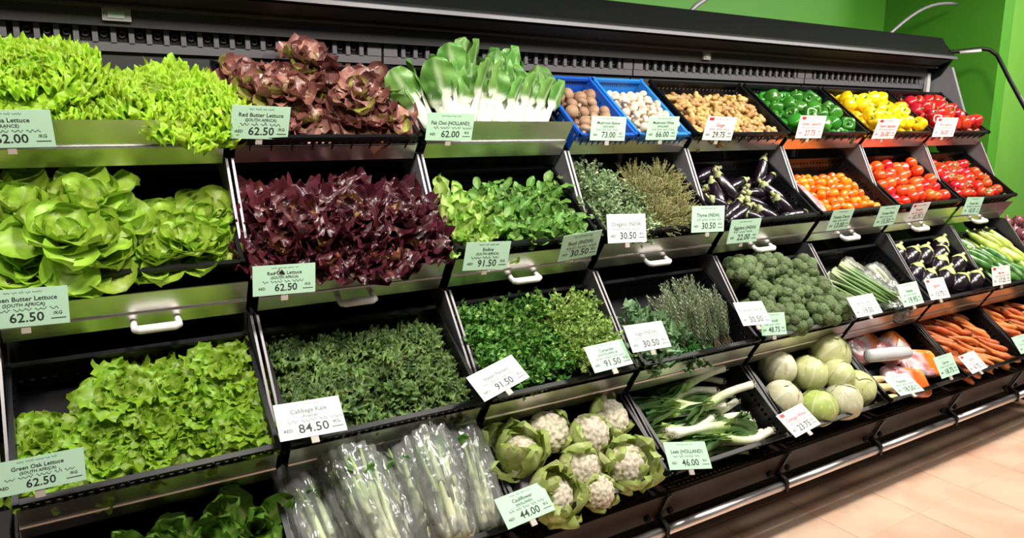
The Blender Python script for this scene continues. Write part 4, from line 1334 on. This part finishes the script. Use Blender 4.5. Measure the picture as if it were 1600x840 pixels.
# --- bagged celery
def bag_mesh(seed, L, rx, ry, mat, wr=.006, n=28, m=26, flare=.0, name='bag'):
    def fn(u, t):
        a = PI * t
        s = min(1, (u * 14) ** .5) if u < .07 else 1
        if u > .93:
            s = max(.02, (1 - u) / .07) ** .5
        k = (.85 + .25 * math.sin(PI * u)) * s * (1 + flare * u)
        x, y, z = rx * k * math.cos(a), ry * k * math.sin(a), L * u
        p = Vector((x, y, z))
        w = noise.noise(Vector((x * 60 + seed, y * 60, z * 7))) * wr * 1.6
        w += wr * .9 * abs(noise.noise(Vector((x * 45, y * 45 + seed, z * 26 + x * 60))))
        w -= wr * .5 * abs(noise.noise(Vector((x * 30 + 7, y * 30 + seed, z * 40 - x * 50))))
        d = Vector((math.cos(a), math.sin(a), 0))
        return tuple(p + d * w), (1, 1, 1)
    return MB().grid(fn, m, n).mesh(name, mat)


CSTK = []
for k in range(4):
    q = random.Random(k)
    b = q.uniform(-.02, .02)
    CSTK.append(MB().tube([(b * math.sin(i * .5), 0, .32 * i / 7) for i in range(8)], [.015, .014, .013, .012, .011, .009, .007, .004], 7, cols=[mix((.80, .82, .56), (.36, .54, .17), max(0, i - 1) / 6) for i in range(8)], flat=.6).mesh('stalk', M_plain_leaf))
CELL = [leaf('leaf', M_herb, .05, .04, 1.0, .6, .6, .2, .005, 3, .15, 3, 7, 6, (.3, .5, .12), (.10, .32, .04), (.08, .28, .03), k) for k in range(2)]


def celery_parts(seed):
    q = random.Random(seed)
    out = []
    for i in range(13):
        az = i * 2.4
        r = .036 * math.sqrt((i + .5) / 13)
        M = T(r * math.cos(az), r * math.sin(az) * .7, .012) @ RZ(az) @ RY(.05 + .06 * q.random()) @ SC(1, 1, q.uniform(.85, 1.0))
        out.append(('stalk', CSTK[q.randrange(4)], M))
        out.append(('leaf', CELL[q.randrange(2)], M @ T(0, 0, q.uniform(.22, .28)) @ RZ(q.uniform(0, 6)) @ RY(.4)))
    out.append(('bag', bag_mesh(seed, .40, .066, .046, M_film, .013, 40, 44, .12), None))
    return out


for i, (u, v, w, rl, up, x) in enumerate([(-.225, .0, -.045, -.10, .10, 'leftmost, bulging over the crate side'), (-.135, .01, -.035, -.06, .16, 'second from the left'), (-.045, .01, -.035, -.02, .15, 'third from the left'), (.045, .02, -.03, .02, .22, 'fourth from the left, standing higher'), (.135, .02, -.03, .03, .24, 'fifth from the left'), (.225, .02, -.04, .05, .20, 'rightmost, its bag top crumpled'), (-.09, .0, .03, -.12, .12, 'lying on top at the left'), (.10, .0, .03, .03, .12, 'lying on top at the right')]):
    d = Vector((rl, .95, up)).normalized()
    spawn('bagged_celery', celery_parts(1400 + i), frame(4, 0) @ T(u, v - .01, w) @ d.to_track_quat('Z', 'Y').to_matrix().to_4x4(), 'celery bunch in a clear plastic bag, %s' % x, 'celery', 'bagged celery on the bottom tier')


# --- bagged carrots, wrapped radish roll, parsnips (bottom tier)
def pillow(seed, lx, ly, lz, colf, mat, name):
    def fn(u, t):
        return (0, 0, 0), (1, 1, 1)
    V, F = ICO[4]
    vs, cs = [], []
    for v in V:
        sx = math.copysign(abs(v.x) ** .45, v.x)
        sy = math.copysign(abs(v.y) ** .45, v.y)
        p = Vector((sx * lx / 2, sy * ly / 2, v.z * lz / 2))
        n = noise.noise(p * 22 + Vector((seed, 0, 0))) + .6 * abs(noise.noise(p * 60 + Vector((0, seed, 0))))
        p.z += n * .010 * math.copysign(1, v.z) * abs(v.z)
        vs.append(tuple(p))
        cs.append(colf(sx, sy, n))
    return MB().add(vs, F, cs).mesh(name, mat)


def cbag(sx, sy, n):
    o, w, pk = (.72, .12, .012), (.56, .44, .46), (.46, .15, .17)
    if sx > .15 - .25 * sy:
        return mix(o, (.9, .3, .05), max(0, n))
    return w if math.sin(sx * 7 + sy * 4) > -.45 else pk


CBM = [pillow(k, .26, .15, .06, cbag, M_print, 'bag') for k in range(2)]
CLB = MB().box(-.035, .035, -.025, .025, 0, .002).mesh('label', M_card_w, False)
for i, (u, v, w, a, lab) in enumerate([(-.02, .085, -.055, -.35, 'front one with the orange carrots showing'), (.07, .26, -.05, .25, 'back one with a white label'), (.17, .15, -.055, -.2, 'right one against the loose carrots'), (-.09, .30, -.055, .1, 'hindmost one, white and pink')]):
    r = spawn('carrot_bag', [('bag', CBM[i % 2], None)] + ([('label', CLB, T(.03, -.02, .036) @ RZ(.3))] if i == 1 else []), frame(4, 4) @ T(u, v, w) @ RZ(a) @ RX(.1), 'printed plastic bag of carrots, %s' % lab, 'bag', 'bags of carrots on the bottom tier')
rollm = [('wrap', MB().tube([(-.15, 0, 0), (-.14, 0, 0), (-.05, 0, .001), (.05, 0, 0), (.12, 0, 0), (.135, 0, 0)], [.016, .030, .032, .033, .031, .022], 16, (.55, .55, .57)).mesh('wrap', M_print), None)]
spawn('wrapped_roll', rollm, frame(4, 4) @ T(-.105, .20, .030) @ RZ(-.12), 'thick white root wrapped in shiny plastic lying across the carrot bags', 'roll')
PN = [carrot_spec(40 + k, .18, .021, (.62, .50, .22), (.72, .58, .30)) for k in range(2)]
for i, (u, v, w, a, x) in enumerate([(-.235, .13, -.045, .4, 'hindmost'), (-.215, .085, -.05, .3, 'middle'), (-.23, .04, -.07, .5, 'frontmost, behind the card')]):
    spawn('parsnip', PN[i % 2], frame(4, 4) @ T(u + .02, v, w) @ RZ(a - .5) @ RY(PI / 2), 'cream-coloured parsnip beside the cabbages, %s' % x, 'parsnip', 'parsnips on the bottom tier')


# --- spring onions and bagged goods (tier 3)
def spring_spec(seed):
    q = random.Random(seed)
    out = []
    for i in range(6):
        az = i * 2.4
        r = .012 * math.sqrt(i / 6)
        b = q.uniform(-.02, .02)
        me = MB().tube([(b * math.sin(k * .45), 0, .30 * k / 7) for k in range(8)], [.008, .007, .0075, .009, .010, .009, .007, .003], 6, cols=[mix((.62, .72, .42), (.14, .26, .07), min(1, k / 2.0)) for k in range(8)]).mesh('stalk', M_plain_leaf)
        out.append(('stalk', me, T(r * math.cos(az), r * math.sin(az), 0) @ RZ(az) @ RY(q.uniform(0, .07))))
    return out


for i, (u, v, w, x) in enumerate([(-.20, .26, -.06, 'leftmost'), (-.14, .28, -.05, 'second from the left'), (-.07, .30, -.05, 'third from the left'), (-.15, .27, -.015, 'top left'), (.0, .31, -.04, 'rightmost'), (-.06, .30, -.01, 'top right')]):
    d = Vector((.16 + rnd(-.05, .05), -.26, rnd(-.02, .02))).normalized()
    spawn('spring_onion_bunch', spring_spec(1500 + i), frame(3, 4) @ T(u - .03, v + .02, w) @ d.to_track_quat('Z', 'Y').to_matrix().to_4x4(), 'bunch of green spring onions right of the broccoli, %s' % x, 'spring onion', 'spring onion bunches')
for i, (u, v, w, a, x) in enumerate([(.06, .30, -.05, .2, 'hindmost, dark and crumpled'), (.10, .20, -.035, -.3, 'second from the back'), (.16, .11, -.045, .1, 'behind the mint green card'), (.03, .07, -.05, .6, 'frontmost, between the two cards'), (.20, .23, -.03, -.6, 'at the right side')]):
    parts = [('bag', bag_mesh(1600 + i, .20, .055, .035, M_film2, .013), None)]
    for k in range(3):
        parts.append(('stalk', CSTK[k], T(.02 * (k - 1), 0, .015) @ SC(1, 1, .5)))
    d = Vector((math.sin(a) * .6 + .25, -.8, 0)).normalized()
    spawn('vegetable_bag', parts, frame(3, 4) @ T(u - .05, v + .07, w) @ d.to_track_quat('Z', 'Y').to_matrix().to_4x4() @ RZ(PI / 2 * 0), 'clear crinkled bag of pale stalks, %s' % x, 'bag', 'bagged stalks on the third tier')
# pink punnet net beside the plum tomatoes
spawn('pink_net_bag', [('net', pillow(3, .10, .22, .05, lambda a, b, n: (.75, .36, .38) if n > .1 else (.62, .20, .2), M_print, 'net'), None)], frame(2, 4) @ T(-.235, .14, -.045) @ RZ(.12), 'pale pink plastic bag at the left side of the plum tomatoes', 'bag')

# --- red onions on a bin beyond the right end of the case
ob = tag(obj('onion_bin', None, T(5.35, 2.12, 0)), 'dark bin of red onions beyond the right end of the case', 'bin')
obj('bin_body', MB().box(-.42, .42, -.32, .30, 0, .90).mesh('bin_body', M_black, False), None, ob)
obj('bin_rim', MB().box(-.43, .43, -.33, -.31, .86, .93).box(-.43, -.41, -.31, .29, .86, .93).box(.41, .43, -.31, .29, .86, .93).box(-.43, .43, .29, .31, .86, .93).mesh('bin_rim', M_front, False), None, ob)
ON = [MB().lathe([(0, -.036), (.012, -.036), (.030, -.026), (.038, -.004), (.034, .016), (.018, .030), (.007, .038), (.004, .050), (0, .051)], 14, lambda u, t, k=k: mix((.17, .035, .06), (.34, .12, .13), .5 + .5 * math.sin(5 * t + k))).mesh('red_onion', M_pep) for k in range(2)]
for lay, (z, n, a) in enumerate(((.938, 7, .27), (.995, 6, .24), (1.05, 4, .18))):
    for i in range(n):
        for jx in range(n if lay == 0 else n):
            u, v = -a * 1.25 + 2.5 * a * i / (n - 1), -a + 2 * a * jx / (n - 1)
            spawn('red_onion', ON[(i + jx) % 2], T(5.35 + u, 2.12 + v, z) @ uprot(.9) @ SC(1.0), 'red onion in the far bin, %s layer, %s, %s' % (('bottom', 'middle', 'top')[lay], rowname(jx, n).replace('the ', ''), nth(i, n).replace('the ', '')), 'onion', 'red onions in the far bin')

# ------------------------------------------------------------------ price cards
TXT = {}


def text_mesh(s, mat):
    key = (s, mat.name)
    if key not in TXT:
        cu = bpy.data.curves.new('txt', 'FONT')
        cu.body = s
        cu.align_x = 'CENTER'
        cu.align_y = 'CENTER'
        cu.resolution_u = 2
        cu.size = 1
        cu.offset = .012
        o = bpy.data.objects.new('txt', cu)
        me = bpy.data.meshes.new_from_object(o)
        bpy.data.objects.remove(o)
        me.materials.clear()
        me.materials.append(mat)
        xs = [v.co.x for v in me.vertices]
        TXT[key] = (me, (max(xs) - min(xs)) if xs else 1)
    return TXT[key]


def squiggle(w, h, seed, mat):
    """an illegible handwritten line"""
    q = random.Random(seed)
    mb = MB()
    x = -w / 2
    while x < w / 2 - h:
        n = q.randint(3, 6)
        pts = []
        for i in range(n * 2 + 1):
            pts.append((x, h * (.35 * math.sin(i * 1.7 + q.random()) + q.uniform(-.1, .1)), 0))
            x += h * .32
        mb.tube(pts, h * .075, 3)
        if q.random() < .6:
            mb.box(x - h, x - h * .8, h * .6, h * .8, -.0002, .0002)
        x += h * .35
    return mb.mesh('arabic_line', mat, False)


# name, x, y, z, width, height, roll, lean, yaw, colour, first line, second line, price, label
CARDS = [
    ('batavia', -0.086, 2.288, 1.643, 0.198, 0.099, 0.7, 17.5, -7.2, 'g', 'Batavia Lettuce', '(FRANCE)', '62.00', 'batavia lettuce'),
    ('redbutter', 0.540, 2.288, 1.660, 0.172, 0.103, -1.7, 21.6, 4.0, 'g', 'Red Butter Lettuce', '(SOUTH AFRICA)', '62.50', 'red butter lettuce'),
    ('pakchoi', 1.170, 2.288, 1.647, 0.178, 0.095, -1.4, 15.5, 0.1, 'g', 'Pak Choi (HOLLAND)', '', '62.00', 'pak choi'),
    ('mb', 1.861, 2.288, 1.641, 0.173, 0.093, -1.2, 4.7, -0.2, 'g', 'Mushroom Button', '(HOLLAND)', '73.00', 'brown mushrooms'),
    ('mw', 2.146, 2.288, 1.642, 0.169, 0.097, -0.3, 10.9, 0.6, 'g', 'Mushroom White', '(HOLLAND)', '66.00', 'white mushrooms'),
    ('ginger', 2.479, 2.288, 1.640, 0.181, 0.104, -1.4, 15.2, -0.2, 'w', 'Ginger', '', '29.75', 'ginger'),
    ('gpep', 3.097, 2.288, 1.646, 0.192, 0.108, -0.2, 12.2, -0.2, 'w', 'Green Capsicum', '', '27.75', 'green peppers'),
    ('ypep', 3.712, 2.288, 1.636, 0.196, 0.107, -0.1, 19.0, 0.0, 'w', 'Yellow Capsicum', '', '36.00', 'yellow peppers'),
    ('rpep', 4.272, 2.288, 1.644, 0.215, 0.107, 0, 10.7, -0.2, 'w', 'Red Capsicum', '', '36.00', 'red peppers'),
    ('butter', -0.092, 2.098, 1.218, 0.186, 0.096, -1.8, 4.0, 0.8, 'g', 'Green Butter Lettuce', '(SOUTH AFRICA)', '62.50', 'green butter lettuce'),
    ('redoak', 0.527, 2.070, 1.225, 0.177, 0.086, -2.3, 2.6, 2.0, 'g', 'Red Oak Lettuce', '(SOUTH AFRICA)', '62.50', 'dark red oak lettuce'),
    ('endive', 1.203, 2.098, 1.226, 0.175, 0.099, -3.8, 11.6, 1.6, 'g', 'Endive', '(SOUTH AFRICA)', '91.50', 'endive'),
    ('basil', 1.590, 2.098, 1.227, 0.171, 0.109, 4.0, 24.0, 1.0, 'g', 'Basil (INDIA)', '', '30.50', 'basil'),
    ('oregano', 1.807, 2.098, 1.275, 0.187, 0.107, -2.7, -10.6, -0.1, 'w2', 'Oregano (INDIA)', '', '30.50', 'oregano'),
    ('thyme', 2.234, 2.098, 1.282, 0.184, 0.106, -2.4, -3.0, -0.2, 'g', 'Thyme (INDIA)', '', '30.50', 'thyme'),
    ('eggplant', 2.452, 2.098, 1.217, 0.185, 0.104, -1.2, 11.0, 0.2, 'g', 'Eggplant (INDIA)', '', '22.00', 'long eggplants'),
    ('cherry', 3.106, 2.098, 1.221, 0.164, 0.104, -0.5, 17.8, 0.9, 'g', 'Tomato Cherry', '', '13.00', 'plum tomatoes, left one'),
    ('plum', 3.477, 2.098, 1.216, 0.168, 0.104, 0.1, 16.3, 0.3, 'g', 'Tomato Plum', '', '15.50', 'plum tomatoes, right one'),
    ('tomato', 3.749, 2.098, 1.218, 0.158, 0.101, 1.2, 20.4, 0.2, 'w', 'Tomato', '', '10.75', 'round tomatoes'),
    ('vine', 4.283, 2.098, 1.220, 0.188, 0.099, -3.1, 11.7, 0.9, 'g', 'Tomato Vine', '', '18.50', 'vine tomatoes'),
    ('oak', -0.094, 1.845, 0.895, 0.180, 0.076, -1.6, -7.4, 3.6, 'g', 'Green Oak Lettuce', '(SOUTH AFRICA)', '62.50', 'green oak lettuce'),
    ('kale', 0.515, 1.845, 0.892, 0.175, 0.107, -2.1, -49.0, -0.7, 'w2', 'Cabbage Kale', '(France)', '84.50', 'curly kale'),
    ('parsley', 1.095, 1.845, 0.897, 0.190, 0.094, 14.6, -49.9, 0.6, 'w2', 'Italian Parsley', '', '91.50', 'parsley, tilted'),
    ('coriander', 1.526, 1.845, 0.894, 0.166, 0.094, 1.6, -39.6, -0.2, 'g', 'Coriander', '(SOUTH AFRICA)', '91.50', 'coriander'),
    ('sage', 1.697, 1.845, 0.935, 0.175, 0.099, -2.1, -36.7, 0.7, 'w2', 'Sage (INDIA)', '', '30.50', 'sage'),
    ('rosemary', 2.208, 1.825, 0.953, 0.156, 0.098, -5.5, -39.7, 1.8, 'w2', 'Rosemary (INDIA)', '', '30.50', 'rosemary'),
    ('broccoli', 2.382, 1.865, 0.877, 0.144, 0.089, -5.5, -17.8, -0.5, 'g', 'Broccoli', '', '48.75', 'broccoli, half behind another card'),
    ('springonion', 2.957, 1.845, 0.883, 0.187, 0.096, -0.5, -37.7, 0.4, 'w2', 'Spring Onion', '', '19.50', 'spring onions'),
    ('corn', 3.304, 1.845, 0.891, 0.166, 0.106, 0.0, -26.5, 1.0, 'g', 'Fennel', '', '19.95', 'bagged stalks'),
    ('roundegg', 3.529, 1.845, 0.891, 0.165, 0.102, -1.7, -27.4, 0.3, 'w', 'Eggplant', '', '13.75', 'round eggplants'),
    ('courgette', 4.134, 1.845, 0.890, 0.189, 0.097, -1.3, -11.2, 0.6, 'w', 'Marrow', '', '17.25', 'courgettes'),
    ('cauliflower', 1.087, 1.680, 0.554, 0.173, 0.094, 3.5, -47.7, 1.0, 'g', 'Cauliflower', '(HOLLAND)', '44.00', 'cauliflowers'),
    ('leek', 1.748, 1.680, 0.546, 0.180, 0.095, -12.5, -39.8, 0.6, 'g', 'Leek (HOLLAND)', '', '46.00', 'leeks'),
    ('cabbage', 2.332, 1.680, 0.547, 0.169, 0.104, 7.2, -55.1, -0.5, 'w', 'Cabbage White', '', '23.75', 'white cabbages'),
    ('parsnip', 3.029, 1.680, 0.559, 0.164, 0.106, -3.7, -60.3, 0.0, 'g', 'Parsnip', '', '18.50', 'parsnips'),
    ('bagcarrot', 3.385, 1.690, 0.577, 0.153, 0.098, 0.6, -29.8, 0.1, 'g', 'Carrot', '', '18.75', 'bagged carrots'),
    ('carrot', 3.620, 1.690, 0.553, 0.150, 0.097, 2.6, -47.7, 0.3, 'w', 'Carrot', '', '6.75', 'loose carrots'),
    ('carrot2', 4.106, 1.680, 0.573, 0.202, 0.090, 0, -36.9, 0.2, 'g', 'Carrot', '', '8.75', 'carrots at the right end'),
]
M_card_w2 = plain('mint white card', (0.70, 0.78, 0.72), 0.5, var=0.02)
for i, (nm, x, y, z, w, h, roll, lean, yaw, kind, l1, l2, price, what) in enumerate(CARDS):
    tier = 1 if z > 1.5 else 2 if z > 1.1 else 3 if z > .75 else 4
    B = T(x, y, z) @ RZ(math.radians(yaw)) @ RX(PI / 2 + math.radians(lean)) @ RZ(math.radians(roll))
    card = {'g': M_card_g, 'w': M_card_w, 'w2': M_card_w2}[kind]
    cn = {'g': 'mint green', 'w': 'white', 'w2': 'greenish white'}[kind]
    r = tag(obj('price_card', None, B), '%s price card reading %s in front of the %s' % (cn, price, what), 'price card', 'price cards')
    obj('card', MB().box(-w / 2, w / 2, -h / 2, h / 2, -.0012, 0).mesh('card', card, False), None, r)
    ink1 = M_inkr if kind == 'w' else M_inkg if kind == 'w2' else M_ink
    ink2 = M_inkr if kind == 'w' and nm in ('gpep', 'ypep', 'rpep') else M_ink

    def put(name, s, px, py, size, mat, maxw):
        me, wd = text_mesh(s, mat)
        sc = min(size, maxw / max(wd, .001))
        obj(name, me, T(px, py, .0004) @ SC(sc, size if sc > size * .75 else sc * 1.2, 1), r)
    ys = h * (.225 if l2 else .14)
    put('name_text', l1, 0, ys, h * (.165 if l2 else .19), ink1, w * .82)
    if l2:
        put('origin_text', l2, 0, h * .075, h * .12, ink1, w * .62)
    obj('arabic_line', squiggle(w * .70, h * .10, i, ink1), T(0, -h * (.055 if l2 else .03), .0004), r)
    obj('heading_line', squiggle(w * .42, h * .055, i + 99, ink1), T(0, h * .40, .0004), r)
    put('price_text', price, w * .02, -h * .27, h * .34, ink2, w * .5)
    put('currency_text', 'AED', -w * .36, -h * .27, h * .12, ink2, w * .2)
    put('unit_text', '/KG', w * .37, -h * .20, h * .12, ink2, w * .16)
    obj('unit_rule', MB().box(w * .29, w * .46, -h * .345, -h * .325, .0002, .0005).mesh('unit_rule', ink2, False), None, r)
    if kind == 'w':
        obj('red_mark', MB().box(-w * .42, -w * .27, h * .33, h * .45, .0002, .0005).mesh('red_mark', M_inkr, False), None, r)
    # little holder behind the card, hooked on the shelf edge
    obj('clip', MB().box(-.010, .010, -h / 2 - .018, -h * .1, -.006, -.0014).mesh('clip', M_clip, False), None, r)
